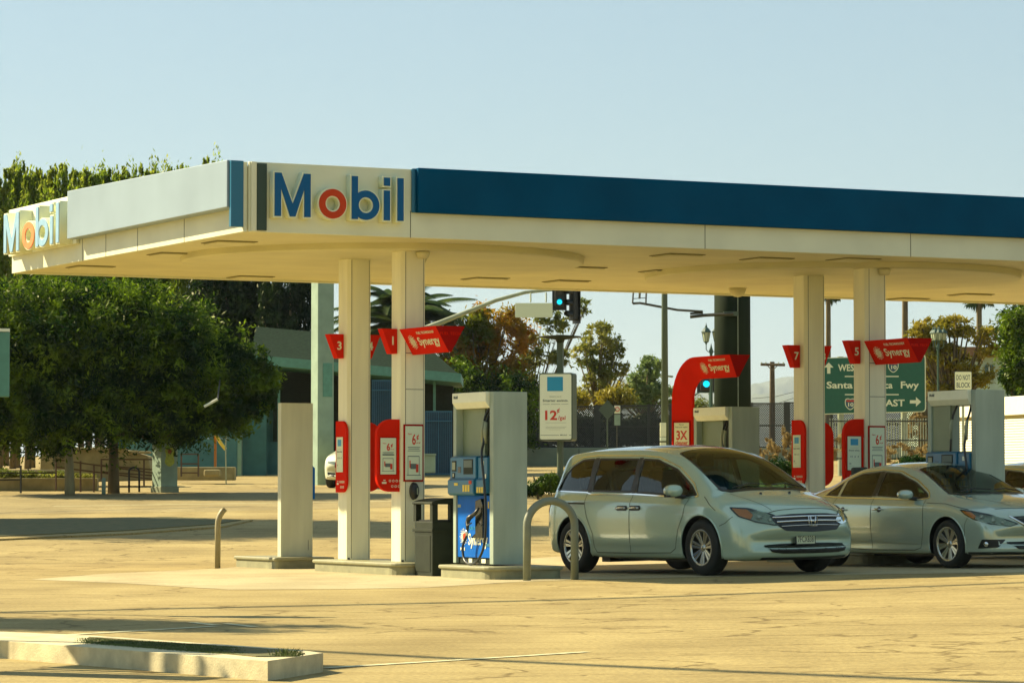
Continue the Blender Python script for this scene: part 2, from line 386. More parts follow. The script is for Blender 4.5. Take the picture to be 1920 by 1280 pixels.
# pillars ----------------------------------------------------
def station_obj(name, label, cat, px, Z, z=0, group=None): 
    p = loc(px, Z); p.z = ground(p.x, Z) + z; return thing(name, label, cat, p, A, group)
PIL = {}
for nm, px, Z in (('3', 664, 47.9), ('1', 765, 46.3), ('7', 1518, 51.5), ('5', 1632, 49.9)):
    p = loc(px, Z); x, y = dloc(p); zb = ground(p.x, Z) + .17; PIL[nm] = (p, zb)
    b = MB(); b.prism([(x-.175,y-.13),(x-.13,y-.175),(x+.175,y-.175),(x+.175,y+.175),(x-.175,y+.175)], zb, 4.475, 'z')
    pl = b.build('pillar', M['pillar'], canopy, .008)
    b = MB(); b.box(x-.125, y-.1765, zb+.02, x-.118, y-.17, 4.46); b.box(x+.150, y-.1765, zb+.02, x+.156, y-.17, 4.46)
    if nm in '15':
        for zz in (3.05, 2.55): b.box(x-.118, y-.1765, zz, x+.150, y-.17, zz+.008)
    b.build('panel_seam', M['seam'], pl)
    MB().box(x-.165, y-.165, zb-.01, x+.165, y+.165, zb+.03).build('base_shoe', M['dark'], pl)
    MB().lathe([(0,-.09),(.07,-.09),(.10,-.03),(.10,0)], (x+.12, y-.22, 4.46), 12).build('camera_dome', M['cream'], pl, smooth=True) if nm in '15' else None

# islands ----------------------------------------------------
def island(name, label, pa, pb, w, z, round_=.3, h=.17, group='raised concrete pump islands'):
    o = thing(name, label, 'kerb island', (pa[0], pa[1], z), A, group)
    L = (Vector(pb)-Vector(pa)).dot(d2)
    def outline(g): r = round_; return arc(-w/2-g+r, -g+r, r, 180, 270, 6)+arc(w/2+g-r, -g+r, r, 270, 360, 6)+arc(w/2+g-r, L+g-r, r, 0, 90, 6)+arc(-w/2-g+r, L+g-r, r, 90, 180, 6)
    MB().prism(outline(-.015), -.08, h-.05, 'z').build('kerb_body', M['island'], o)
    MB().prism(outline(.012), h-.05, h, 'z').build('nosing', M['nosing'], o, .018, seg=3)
    return o
i1, i2 = PIL['1'][0], PIL['7'][0]
q = P(985, 900, 43.5); q0 = loc(955, 43.75)
isl_a = island('pump_island', 'raised concrete island under the two left pillars', i1 - d2*.75 + d1*.02, PIL['3'][0] + d2*.55, 1.05, 0)
isl_b = island('pump_island', 'raised concrete island carrying the nearest blue fuel pump', q0 - d2*.42 + d1*.10, q0 + d2*1.35, 1.15, 0)
isl_c = island('pump_island', 'small raised plinth under the plain off white end panel', loc(557,49.7) - d2*.3 + d1*.0, loc(557,49.7)+d2*1.3, .95, 0, .05)
i5 = PIL['5'][0]; i7 = PIL['7'][0]
island('pump_island', 'raised island behind the white minivan under the two right pillars', i5 - d2*.8, i7 + d2*.6, 1.05, ground(i5.x, i5.y))

# pumps ------------------------------------------------------
def boxed_text(parent, items, mw0, z=.003):          # printed lines on a local sign plane: (text, x, y, size, material, bold, width)
    for t, x, y, sz, m, bo, wd in items:
        mw = mw0 @ Matrix.Translation((x, y, z))
        text_obj(t, sz, M[m], mw, parent, 'lettering', bo, wd, .001)
def burst(parent, mw, r, m, z=.003):                 # the little radiating-dot emblem
    b = MB()
    for k in range(16):
        a = 2*PI*k/16
        for j, rr in enumerate((.45, .68, .92)):
            s = r*(.085-.012*j)*(1.15 if (k+j)%2 else .8); aa = a+.18*j
            x, y = r*rr*math.cos(aa), r*rr*math.sin(aa); b.box(x-s, y-s, 0, x+s, y+s, .002)
    for k in range(14):
        a0 = 2*PI*k/14; a1 = 2*PI*(k+1)/14
        b.hexa([(r*.17*math.cos(a0),r*.17*math.sin(a0),0),(r*.28*math.cos(a0),r*.28*math.sin(a0),0),(r*.28*math.cos(a1),r*.28*math.sin(a1),0),(r*.17*math.cos(a1),r*.17*math.sin(a1),0),
                (r*.17*math.cos(a0),r*.17*math.sin(a0),.002),(r*.28*math.cos(a0),r*.28*math.sin(a0),.002),(r*.28*math.cos(a1),r*.28*math.sin(a1),.002),(r*.17*math.cos(a1),r*.17*math.sin(a1),.002)])
    b.lathe([(r*.09,0),(r*.09,.002)], n=10)
    return b.build('emblem', m, parent, mw=mw @ Matrix.Translation((0,0,z)))
def pump(px, Z, label, hgt=2.28, open_back=False, full=True):
    """origin = near front-left corner of the near side panel at island level; local y runs away, local x to the right"""
    p = loc(px, Z); g = ground(p.x, Z)+.17
    o = thing('fuel_pump', label, 'fuel pump', (p.x, p.y, g), A, 'fuel pumps under the canopy')
    D, L, H = .50, 1.20, hgt
    MB().box(0, 0, .02, D, .11, H).build('side_panel', M['pump'], o, .006)                      # near slab
    if full: MB().box(0, L-.09, .02, D, L, H).build('side_panel', M['pump'], o, .006)
    # light bar hood across the top, chamfered below
    b = MB(); b.prism([(-.06,H),(-.06,H-.13),(.0,H-.21),(D-.02,H-.21),(D-.02,H)], .112, L-.092, 'y'); hood = b.build('hood', M['white'], o, .004)
    mw = frame((-.0625, L-.20, H-.075), (0,-1,0), (0,0,1)); 
    if full: text_obj('Mobil', .055, M['ink'], mw, hood, 'lettering', .001)
    # upper back panel
    b = MB(); b.box(*((.10, .45, .95, .40, L-.092, H-.212) if not open_back else (.02, .66, 1.45, .06, L-.092, H-.212))); b.build('upper_panel', M['pumpd'], o, .004)
    if not open_back: MB().box(.14, .27, .95, .36, .448, H-.212).build('upper_panel', M['dark'], o)
    # lower blue cabinet
    cab = MB().box(.02, .112, .10, D-.02, L-.092, .92).build('cabinet', M['pumpblue'], o, .006)
    MB().box(.04, .112, .02, D-.04, L-.092, .099).build('kick_plate', M['dark'], o)
    MB().box(.036, .70, .03, .0385, .80, .085).build('sticker', M['white'], o)
    MB().box(.036, .30, .03, .0385, .42, .085).build('sticker', M['white'], o)
    # electronics head, wider than the cabinet
    hd = MB().prism([(-.10,.95),(-.10,1.12),(-.06,1.15),(-.06,1.42),(-.03,1.44),(D-.03,1.44),(D-.03,.92),(-.07,.92)], .40, L-.03, 'y').build('electronics_head', M['pumpteal'], o, .012)
    hd2 = MB().prism([(-.07,.95),(-.07,1.12),(-.035,1.15),(-.035,1.42),(D-.03,1.44),(D-.03,.92)], .112, .397, 'y').build('electronics_head', M['pumpteal'], o, .012)
    def on(y0, z0, y1, z1, m, nm, par, x=-.0605): return MB().box(x-.004, y0, z0, x, y1, z1).build(nm, M[m], par)
    on(.98, 1.24, 1.11, 1.38, 'dark', 'display', hd, -.0605); on(1.0, 1.26, 1.09, 1.36, 'grey', 'display', hd, -.065)
    on(.48, 1.20, .76, 1.40, 'dark', 'display', hd); on(.50, 1.29, .74, 1.385, 'ink', 'display', hd, -.065)
    on(.84, 1.22, .93, 1.30, 'blackgloss', 'card_reader', hd); on(1.02, 1.15, 1.10, 1.22, 'dark', 'keypad', hd); on(1.05, 1.17, 1.07, 1.21, 'white', 'sticker', hd, -.065)
    on(.44, 1.07, .52, 1.115, 'letterred', 'sticker', hd, -.1005); on(.85, 1.05, .96, 1.085, 'yellow', 'sticker', hd, -.1005)
    for k in range(3):
        on(.50+.075*k, .97, .555+.075*k, 1.06, 'yellow', 'grade_button', hd, -.1005)
        on(.16+.07*k, .955, .21+.07*k, 1.03, 'yellow', 'grade_button', hd2, -.0705)
    on(.20, 1.31, .28, 1.37, 'white', 'sticker', hd2, -.036); on(.13, 1.12, .16, 1.20, 'white', 'sticker', hd2, -.04)
    # printed panel
    mw = frame((.0185, L-.09, .10), (0,-1,0), (0,0,1))
    boxed_text(cab, [('Synergy', .62, .17, .21, 'white', .004, .58), ('FUEL TECHNOLOGY', .63, .37, .055, 'signblue', .001, .54), ('Mobil', .17, .09, .06, 'white', .002, None)], mw)
    burst(cab, mw @ Matrix.Translation((.20, .27, .001)), .115, M['white'])
    b = MB(); b.lathe([(0,0),(.052,0),(.052,.003)], n=16); b.build('emblem', M['letterred'], cab, mw=mw @ Matrix.Translation((.235,.27,.0045)))
    on(1.0, .76, 1.10, .80, 'grey', 'sticker', cab, .0185); on(.14, .25, .26, .29, 'pumpteal', 'sticker', cab, .0185); on(.16,.75,.19,.84,'yellow','sticker',cab,.0185)
    # nozzle boot and nozzle
    boot = MB().prism([(.24,.36),(.60,.36),(.46,.42),(.46,.85),(.30,.88),(.24,.80)], -.04, .018, 'x').build('nozzle_boot', M['blackgloss'], o, .008)
    b = MB(); b.tube([(-.10,.40,.66),(-.11,.50,.62),(-.10,.56,.56),(-.08,.60,.46)], [.028,.035,.03,.018], 10); b.tube([(-.10,.40,.66),(-.09,.33,.70),(-.06,.30,.76)], [.028,.022,.014], 8)
    b.tube([(-.12,.55,.60),(-.15,.47,.52),(-.12,.40,.56)], .010, 6)
    nz = b.build('nozzle', M['black'], o, smooth=True)
    MB().tube([(-.08,.60,.46),(-.08,.62,.39)], .021, 8).build('hose_collar', M['silver'], nz, smooth=True)
    # hose: from the nozzle down, round the bottom, up past the head to the hood
    def bez(pts, n=10):
        out = []; pts = [Vector(p) for p in pts]
        for i in range(len(pts)-1):
            p0 = pts[max(i-1,0)]; p1 = pts[i]; p2 = pts[i+1]; p3 = pts[min(i+2,len(pts)-1)]
            for k in range(n):
                t = k/n; out.append(.5*((2*p1)+(-p0+p2)*t+(2*p0-5*p1+4*p2-p3)*t*t+(-p0+3*p1-3*p2+p3)*t**3))
        return out+[pts[-1]]
    top = [(-.13, -.04, .75),(-.12,.02,1.05),(-.12,.10,1.45),(-.04,.20,1.62)]
    b = MB(); b.tube(bez([(-.08,.62,.39),(-.10,.70,.25),(-.12,.62,.08),(-.14,.42,.02),(-.15,.18,.06),(-.15,.0,.22),(-.14,-.05,.45)]+top+[(-.02,.20,1.80)]), .017, 8)
    b.build('hose', M['hose'], o, smooth=True)
    y2 = .60 if open_back else .30
    b = MB(); b.tube([(-.02,.20,1.60),(-.02,.20,1.78),(0,.21,1.88)], [.02,.028,.024], 8)
    b.build('hose_swivel', M['grey'], o, smooth=True); b = MB(); b.tube([(-.01,y2,1.62),(-.01,y2,1.80),(.01,y2-.01,1.90)], [.02,.026,.022], 8); b.build('hose_swivel', M['grey'], o, smooth=True)
    b = MB(); b.tube(bez([(0,.21,1.88),(.05,.22,1.98),(.12,.27,H-.19)]), .016, 8); b.build('hose', M['hose'], o, smooth=True); b = MB(); b.tube(bez([(.01,y2-.01,1.90),(.04,y2,1.98),(.08,y2-.04,H-.2)]), .016, 8)
    if open_back: MB().tube(bez([(-.01,y2,1.62),(-.01,y2+.02,1.3),(0,y2,.95)]), .016, 8).build('hose', M['hose'], o, smooth=True)
    b.build('hose', M['hose'], o, smooth=True)
    MB().box(.498, .13, .95, .51, .43, 1.35).build('service_panel', M['pumpteal'], o)
    return o
pump(925, 43.65, 'nearest blue fuel pump with hanging hose, beside the trash can')
p3 = pump(1830, 47.1, 'blue fuel pump at the right end, open behind with two hoses hanging', 2.31, open_back=True)
p2 = pump(1373, 52.4, 'fuel pump under the red arch sign, behind the minivan roof', 2.26)
# far pump of the left island seen from its end
p = loc(527, 49.65)
ep = thing('fuel_pump', 'plain off white pump end panel standing alone at the left of the canopy', 'fuel pump', (p.x, p.y, .17), A, 'fuel pumps under the canopy')
MB().box(0, 0, .0, .515, .13, 2.29).build('side_panel', mat('end_panel_grey', (.55,.57,.42), .5, noise=.14, nscale=5, stretch=(1,1,.15)), ep, .006)
MB().prism([(.517,.85),(.56,.86),(.56,1.32),(.517,1.36)], .02, .12, 'y').build('electronics_head', M['pumpblue'], ep, .004)
MB().box(.44,-.0022,.10,.446,-.001,.25).build('seam', M['seam'], ep)

# small tagged furniture on the pillars -------------------------
def at_pillar(nm, name, label, cat, z, group=None):
    p, zb = PIL[nm]; return thing(name, label, cat, (p.x, p.y, z), A, group)
def number_tag(nm, num, side, label):
    o = at_pillar(nm, 'number_sign', label, 'number sign', 3.05, 'red pump number signs on the pillars')
    s = side; H = .345
    def quad(y): return [(s*.177, y, 0), (s*.265, y, 0), (s*.405, y, H), (s*.177, y, H)]
    b = MB(); f, g = quad(-.02), quad(.14); b.hexa([f[0], f[1], g[1], g[0], f[3], f[2], g[2], g[3]])
    b.build('sign_body', M['red'], o, .004)
    text_obj(num, .165, M['letterwhite'], frame((s*.245, -.0235, H*.36), (1,0,0), (0,0,1)), o, 'lettering', .003)
number_tag('3', '3', -1, 'red number 3 sign on the leftmost pillar')
number_tag('3', '4', 1, 'red number 4 sign half hidden on the right side of the leftmost pillar')
number_tag('1', '1', -1, 'red number 1 sign on the second pillar from the left')
number_tag('7', '7', -1, 'red number 7 sign on the third pillar')
number_tag('7', '8', 1, 'red number 8 sign half hidden behind the third pillar')
number_tag('5', '5', -1, 'red number 5 sign on the rightmost pillar')

def face_items(o, a, r, up, L, H):                   # the brand line on a long red face, a = lower left corner
    mw = frame(a, r, up)
    boxed_text(o, [('Synergy', L*.62, H*.34, H*.43, 'letterwhite', .002, L*.60), ('FUEL TECHNOLOGY', L*.64, H*.76, H*.13, 'letterwhite', .0005, L*.50)], mw)
    burst(o, mw @ Matrix.Translation((L*.17, H*.48, 0)), H*.27, M['letterwhite'])
def flag(nm, label):                                 # V-section box sign reaching from the pillar toward the camera
    o = at_pillar(nm, 'brand_sign', label, 'sign', 3.03, 'red box signs on the front pillars')
    H, T, B = .35, .02, .225; y0, y1 = -1.33, -.182
    b = MB(); b.hexa([(-T,y0,0),(T,y0,0),(T,y1,0),(-T,y1,0),(-B,y0,H),(B,y0,H),(B,y1,H),(-B,y1,H)])
    body = b.build('sign_body', M['red'], o, .004)
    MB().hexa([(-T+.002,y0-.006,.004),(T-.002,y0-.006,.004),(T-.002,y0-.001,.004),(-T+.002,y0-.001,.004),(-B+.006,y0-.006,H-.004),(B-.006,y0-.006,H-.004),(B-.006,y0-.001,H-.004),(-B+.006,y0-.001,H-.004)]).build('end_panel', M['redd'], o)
    up = Vector((-B+T, 0, H)); face_items(body, Vector((-T,y1-.06,0))+Vector((-.004,0,-.002)), (0,-1,0), up, -y0+y1-.06, up.length)
    mw = frame((0, y0-.007, H*.66), (1,0,0), (0,0,1)); text_obj('FUEL TECH', .055, M['red'], mw, o, 'lettering', .001, .3, .001)
    return o
flag('1', 'red box sign with white lettering on the second pillar from the left')
flag('5', 'red box sign with white lettering on the rightmost pillar, before the green road sign')

# red arch over the pump of the right island
o = thing('arch_sign', 'tall red arch sign curving over the pump behind the minivan', 'sign', p2.location, A)
H3, H2 = 3.30-p2.location.z, 2.95-p2.location.z; xc = .25; yo, yi, yn = 2.02, 1.64, .24
outer = [(yo, -.17), (yo, H3-.72)] + [(yo-.72+.72*math.cos(R(t)), H3-.72+.72*math.sin(R(t))) for t in range(10, 91, 10)] + [(yn-.06, H3)]
inner = [(yi, -.17), (yi, H3-.72)] + [(yi-.34+.34*math.cos(R(t)), H2-.34+.34*math.sin(R(t))) for t in range(10, 91, 10)] + [(yn, H2)]
b = MB(); rows = []
for (oy, oz), (iy, iz) in zip(outer, inner):
    rows.append([b.b.verts.new(p) for p in ((xc-.19, oy, oz), (xc+.19, oy, oz), (xc+.02, iy, iz), (xc-.02, iy, iz))])
for i in range(len(rows)-1):
    for k in range(4): b.b.faces.new((rows[i][k], rows[i][(k+1)%4], rows[i+1][(k+1)%4], rows[i+1][k]))
b.b.faces.new(rows[0]); b.b.faces.new(rows[-1][::-1])
arch = b.build('arch_body', M['red'], o, .006)
e = MB(); y = yn-.06
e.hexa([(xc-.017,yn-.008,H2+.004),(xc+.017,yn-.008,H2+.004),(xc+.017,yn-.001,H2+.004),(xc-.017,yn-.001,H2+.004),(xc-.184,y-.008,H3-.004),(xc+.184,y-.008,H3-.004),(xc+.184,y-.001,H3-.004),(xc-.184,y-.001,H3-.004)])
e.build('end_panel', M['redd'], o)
up = Vector((-.17, 0, H3-H2)); face_items(arch, Vector((xc-.026, yi-.36, H2)), (0,-1,0), up, yi-.36-yn, up.length)
mw = frame((xc-.110-.006, (yo+yi)/2+.15, 1.42), (-.17*.0, -1, 0), (0,0,1))
n = Vector((-.38, -.17, 0)).normalized(); rr = Vector((.17, -.38, 0)).normalized()
mw = frame(Vector((xc-.19, yo, 1.27))+rr*.03+n*.004, rr, (0,0,1))
pn = MB().box(0, 0, 0, .355, .80, .004).build('poster_frame', M['redd'], o, mw=mw)
pp = MB().box(.03, .06, .0045, .325, .77, .007).build('poster', M['letterwhite'], o, mw=mw)
boxed_text(pp, [('3X', .175, .50, .20, 'inkred', .006, .22), ('cleaner', .175, .415, .095, 'inkred', .002, .25), ('Get an', .175, .73, .035, 'ink', 0, .09), ('Help your engine', .175, .69, .035, 'ink', 0, .24), ('for better gas mileage', .175, .38, .03, 'ink', 0, .2)], Matrix.Identity(4), .0075)
w = MB(); w.b.faces.new([w.b.verts.new((x, y, .0085)) for x, y in [(.03,.06),(.325,.06),(.325,.33)]+[(.325-.295*t/8, .33+.03*math.sin(PI*t/8)) for t in range(1, 9)]]); w.build('poster_swoosh', M['inkred'], pp)

# card-and-price housings on the pillar sides
def mini_poster(par, mw, w, h, kind):
    b = MB().box(0, 0, 0, w, h, .004); pl = b.build('poster', M['paper'], par, mw=mw)
    I = Matrix.Identity(4)
    if kind == 'card':
        bars([(w*.22, h*.74, w*.78, h*.93)], .003).build('card_picture', M['signblue'], pl, mw=Matrix.Translation((0,0,.004)))
        boxed_text(pl, [('Smarter savings.', w*.5, h*.57, h*.055, 'ink', .0005, w*.8), ('12  6  3', w*.5, h*.38, h*.07, 'ink', .0005, w*.62)], I, .005)
        bars([(w*.12, h*.12, w*.5, h*.13), (w*.12, h*.17, w*.26, h*.22), (w*.2, h*.655, w*.8, h*.665), (w*.08,h*.05,w*.92,h*.055)], .003).build('printed_line', M['inklight'], pl, mw=Matrix.Translation((0,0,.004)))
    else:
        boxed_text(pl, [('6', w*.50, h*.66, h*.27, 'inkred', .004, w*.22), ('¢', w*.72, h*.76, h*.14, 'inkred', .002, w*.14), ('Save', w*.26, h*.84, h*.045, 'inkred', 0, w*.22), ('per gal', w*.76, h*.68, h*.04, 'inkred', 0, w*.22)], I, .005)
        bars([(w*.14, h*.60, w*.86, h*.612), (w*.18, h*.57, w*.82, h*.58), (w*.12, h*.52, w*.88, h*.555) if h < .6 else (w*.14, h*.535, w*.86, h*.545)], .003).build('printed_line', M['ink'], pl, mw=Matrix.Translation((0,0,.004)))
        b = MB(); z = .004
        for r in ((.14,.08,.165,.44),(.80,.08,.825,.44),(.14,.43,.825,.445),(.08,.08,.90,.092)): b.box(w*r[0], h*r[1], z, w*r[2], h*r[3], z+.002)
        b.build('phone_outline', M['ink'], pl)
        MB().box(w*.30, h*.20, z, w*.66, h*.30, z+.002).build('picture', M['ink'], pl)
        b = MB(); b.box(w*.62, h*.14, z, w*.76, h*.29, z+.003); b.box(w*.24, h*.22, z, w*.30, h*.36, z+.003); b.build('picture', M['inkred'], pl)
    return pl
def icons(par, mw, w):
    b = MB()
    for r in range(2):
        for k in range(4 - r): b.lathe([(.011,0),(.018,0),(.018,.002),(.011,.002)], (w*(.46+.15*k+.1*r), .075+.075*(1-r), 0), 8, caps=False)
    b.box(w*.10, .11, 0, w*.30, .135, .002); b.box(w*.16, .15, 0, w*.26, .165, .002)
    b.build('icon_row', M['letterwhite'], par, mw=mw)
def side_ear(nm, side, kind, label, zz=1.14, full=True):
    """housing facing the camera, beside the pillar; rounded on its outer corners"""
    o = at_pillar(nm, 'price_sign_housing', label, 'sign housing', zz, 'red sign housings on the pillars'); s = side; H = 1.0
    wi, wo = .177, (.52 if s < 0 else .43); yf = -.10 if s < 0 else -.02; r = .22
    a = [(s*(wo-r+r*math.sin(R(t))), H-r*1.0+r*math.cos(R(t))) for t in range(0, 91, 15)]
    c = [(s*(wo-r*.9+r*.9*math.cos(R(t))), .20-.20*math.sin(R(t))) for t in range(0, 91, 15)]
    poly = [(s*(.12 if s < 0 else .177), H)] + a + c + [(s*(.12 if s < 0 else .177), 0), (s*(.12 if s < 0 else .177), .24), (s*.178, .30), (s*.178, H-.28), (s*(.12 if s < 0 else .177), H-.22)]
    MB().prism(poly, yf-.0, yf+.08, 'y').build('housing', M['red'], o, .006)
    if kind and full:
        w, h = .235, .50; mw = frame((-.47, yf-.006, .24), (1,0,0), (0,0,1)); MB().box(-.012,-.012,-.004,w+.012,h+.012,-.0005).build('poster_frame', M['redd'], o, mw=mw)
        mini_poster(o, mw, w, h, kind); icons(o, frame((-.48, yf-.004, 0), (1,0,0), (0,0,1)), .34)
side_ear('1', -1, 'price', 'red price housing with a 6 cent poster, left of the second pillar')
side_ear('5', -1, 'card', 'red housing with a blue card poster, left of the rightmost pillar', 1.22)
side_ear('3', 1, None, 'shaded red housing on the right side of the leftmost pillar')
side_ear('7', 1, None, 'shaded red housing on the right side of the third pillar', 1.22)
def face_plate(nm, label, zz=1.13):
    o = at_pillar(nm, 'price_sign_housing', label, 'sign housing', zz, 'red sign housings on the pillars'); H = 1.02; r = .17
    y0, y1 = -.20, .175
    a = [(y0+r-r*math.sin(R(t)), H-r+r*math.cos(R(t))) for t in range(0, 91, 15)]; c = [(y0+r*.9-r*.9*math.cos(R(t)), .16-.16*math.sin(R(t))) for t in range(0, 91, 15)]
    MB().prism([(y1, H)]+a+c+[(y1, 0)], -.215, -.177, 'x').build('housing', M['red'], o, .006)
    w, h = .22, .50; mw = frame((-.222, .12, .29), (0,-1,0), (0,0,1)); mini_poster(o, mw, w, h, 'card'); icons(o, frame((-.2165, .15, 0), (0,-1,0), (0,0,1)), .30)
face_plate('3', 'narrow red housing with a card poster on the lit side of the leftmost pillar')
face_plate('7', 'narrow red housing with a card poster on the lit side of the third pillar', 1.22)
for nm, lab in (('1', 'framed 6 cent poster on the front of the second pillar'), ('5', 'framed 6 cent poster on the front of the rightmost pillar')):
    zz = 1.28 if nm == '1' else 1.33
    o = at_pillar(nm, 'framed_poster', lab, 'poster', zz, 'tall red framed posters on the front pillars')
    MB().box(-.158, -.192, 0, .148, -.177, .79).build('poster_frame', M['redd'], o, .004)
    mini_poster(o, frame((-.135, -.197, .025), (1,0,0), (0,0,1)), .26, .74, 'price')
    MB().box(.178, -.05, -.05, .19, .12, .80).build('side_plate', M['red'], o)
o = at_pillar('1', 'towel_dispenser', 'dark oval towel dispenser below the poster on the second pillar', 'dispenser', 1.02)
b = MB(); b.lathe([(0,-.265),(.05,-.26),(.062,-.23),(.066,-.18)], n=20, axis='y')
for v in b.b.verts: v.co.z = v.co.z*1.85 + .13
b.build('shell', M['black'], o, smooth=True)
MB().box(.012,-.272,.08,.03,-.262,.17).build('slot', M['grey'], o)

# trash can
q = loc(811, 45.0); o = thing('trash_can', 'square black trash can with domed lid between pillar and pump', 'trash can', q, A)
MB().prism([(0,0),(.04,-.0),(.56,0),(.60,.04),(.60,.56),(.56,.60),(.04,.60),(0,.56)], .0, .74, 'z').build('bin_body', M['dark'], o, .01)
b = MB(); b.box(-.006,.06,.06,-.001,.54,.55); b.box(-.012,-.012,.60,.612,.612,.64); b.build('bin_panel', M['dark'], o, .004)
for x, y in ((0,0),(.52,0),(0,.52),(.52,.52),(.27,.0),(.27,.54)): MB().box(x, y, .74, x+.08 if x != .27 else x+.06, y+.08 if x != .27 else y+.05, .97).build('lid_post', M['dark'], o)
b = MB(); b.b.faces.ensure_lookup_table()
b.prism([(-.015,.97),(-.015,1.0),(.08,1.03),(.2,1.05),(.3,1.055),(.4,1.05),(.52,1.03),(.615,1.0),(.615,.97)], -.015, .615, 'y'); b.build('lid', M['dark'], o, .008)
MB().box(.03,.03,.742,.57,.57,.76).build('inner_bag', M['black'], o)

# hoop bollards
o = thing('hoop_bollard', 'grey steel hoop bollard in front of the minivan rear', 'bollard', (*loc(988, 42.8).xy, 0), R(25))
b = MB(); w = .68; rr = w/2
b.tube([(0,0,-.05),(0,0,.70)] + [(rr-rr*math.cos(R(t)), 0, .70+rr*.95*math.sin(R(t))) for t in range(8, 180, 9)] + [(w,0,.70),(w,0,-.05)], .052, 14)
b.build('hoop', M['bollard'], o, smooth=True)
o = thing('pipe_bollard', 'single tan pipe bollard with its top bent to the right, left of the canopy', 'bollard', hit(408, 1065), 0)
b = MB(); b.tube([(0,0,-.05),(0,0,.62),(.005,0,.70),(.03,0,.78),(.065,0,.84),(.11,0,.885)], .043, 12); b.build('pipe', M['bollardt'], o, smooth=True)

# kerb island in the foreground, lower left
def planehit(px, py, z): d = ray(px, py); k = (z-EYE)/d.z; return Vector((d.x*k, d.y*k))
fl, fr, rr_ = hit(0,1233), hit(502,1276), hit(606,1259); fr = Vector((fr.x, fr.y, 0))
o = thing('kerb_planter', 'low concrete kerb island with a grass strip at bottom left', 'kerb island', fr, 0)
dv = (fr-Vector((fl.x, fl.y, 0))).normalized(); back = Vector((-dv.x, -dv.y))
KZ = .122
poly = [fl.xy - dv.xy*1.5, fr.xy, rr_.xy] + [planehit(px, py, KZ) for px, py in ((604,1223),(560,1217),(400,1206),(167,1190),(0,1183),(-120,1179))]
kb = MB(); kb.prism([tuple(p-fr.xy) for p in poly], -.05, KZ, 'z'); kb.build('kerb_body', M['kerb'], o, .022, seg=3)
M['soil'] = mat('planter_soil', (.15, .11, .035), .95, col2=(.07, .08, .02), nscale=5, bump=.6, bscale=40)
ia = [planehit(px, py, KZ) for px, py in ((160,1203),(400,1223),(480,1231),(555,1230),(572,1225),(540,1219),(400,1210),(167,1194))]
sb = MB(); sb.prism([tuple(p-fr.xy) for p in ia], KZ-.02, KZ+.006, 'z'); sb.build('soil_bed', M['soil'], o)
def blades(name, spots, m, parent=None, n=40, h=.12, w=.008, spread=.1, kind=None):
    V, Fc = [], []
    for (x, y, z) in spots:
        for _ in range(n):
            a = random.uniform(0, 2*PI); rr = spread*math.sqrt(random.random()); bx, by = x+rr*math.cos(a), y+rr*math.sin(a)
            hh = h*random.uniform(.4, 1.1); l = random.uniform(.1, .7)*hh; t = random.uniform(0, 2*PI); s = random.uniform(0, PI)
            i = len(V); V += [(bx-w*math.cos(s), by-w*math.sin(s), z), (bx+w*math.cos(s), by+w*math.sin(s), z), (bx+l*.4*math.cos(t), by+l*.4*math.sin(t), z+hh*.6), (bx+l*math.cos(t), by+l*math.sin(t), z+hh)]
            Fc += [(i, i+1, i+2), (i+1, i+3, i+2)]
    me = bpy.data.meshes.new(name); me.from_pydata(V, [], Fc); return link(name, me, m, parent)
M['grass'] = mat('grass_blades', (.10, .13, .025), .8, noise=.4, nscale=3)
M['drygrass'] = mat('dry_grass', (.28, .20, .06), .85, noise=.4, nscale=3)
tg = planehit(545, 1229, KZ)
tag(blades('grass_tuft', [(tg.x+random.uniform(-.07,.07), tg.y+random.uniform(-.12,.12), .126) for _ in range(5)], M['grass'], None, 40, .05, .003, .07), 'small green grass tuft at the end of the low kerb island', 'grass tuft')
sp = []
for t in np.arange(0, 1, .02):
    a_ = planehit(165+(440-165)*t, 1198+(1216-1198)*t, KZ); b_ = planehit(165+(440-165)*t, 1205+(1226-1205)*t, KZ)
    for u in (0, .5, 1): sp.append(a_.lerp(b_, u))
tag(blades('low_grass', [(p.x, p.y, .126) for p in sp], M['grass'], None, 60, .013, .003, .10), kind='stuff')
# ------------------------------------------------------------ cars
def glass_mat(name, tintc, trans):
    m = bpy.data.materials.new(name); m.use_nodes = True; t = m.node_tree; t.nodes.remove(t.nodes['Principled BSDF'])
    tr = t.nodes.new('ShaderNodeBsdfTransparent'); tr.inputs[0].default_value = (*[c*trans for c in tintc], 1)
    gl = t.nodes.new('ShaderNodeBsdfGlossy'); gl.inputs['Roughness'].default_value = .02; gl.inputs['Color'].default_value = (.9, .95, .9, 1)
    fr = t.nodes.new('ShaderNodeFresnel'); fr.inputs[0].default_value = 1.5
    mx = t.nodes.new('ShaderNodeMixShader'); t.links.new(fr.outputs[0], mx.inputs[0]); t.links.new(tr.outputs[0], mx.inputs[1]); t.links.new(gl.outputs[0], mx.inputs[2])
    t.links.new(mx.outputs[0], t.nodes['Material Output'].inputs[0]); return m
M['glass_front'] = glass_mat('car_glass_front', (.55,.88,.78), .55)
M['glass_dark'] = glass_mat('car_glass_privacy', (.55,.85,.80), .26)
M['lens'] = glass_mat('lamp_lens', (.95,1,.95), .85)
M['van_paint'] = mat('silver_green_paint', (.44, .57, .43), .20, metal=.2, coat=1, spec=.5)
M['sedan_paint'] = mat('silver_paint', (.46, .55, .43), .18, metal=.35, coat=1)
M['suv_paint'] = mat('white_car_paint', (.75, .74, .62), .3, metal=.1, coat=.8)
M['tyre'] = mat('tyre_rubber', (.016,.017,.014), .75)
M['rim'] = mat('rim_alloy', (.58,.57,.48), .25, metal=.9)
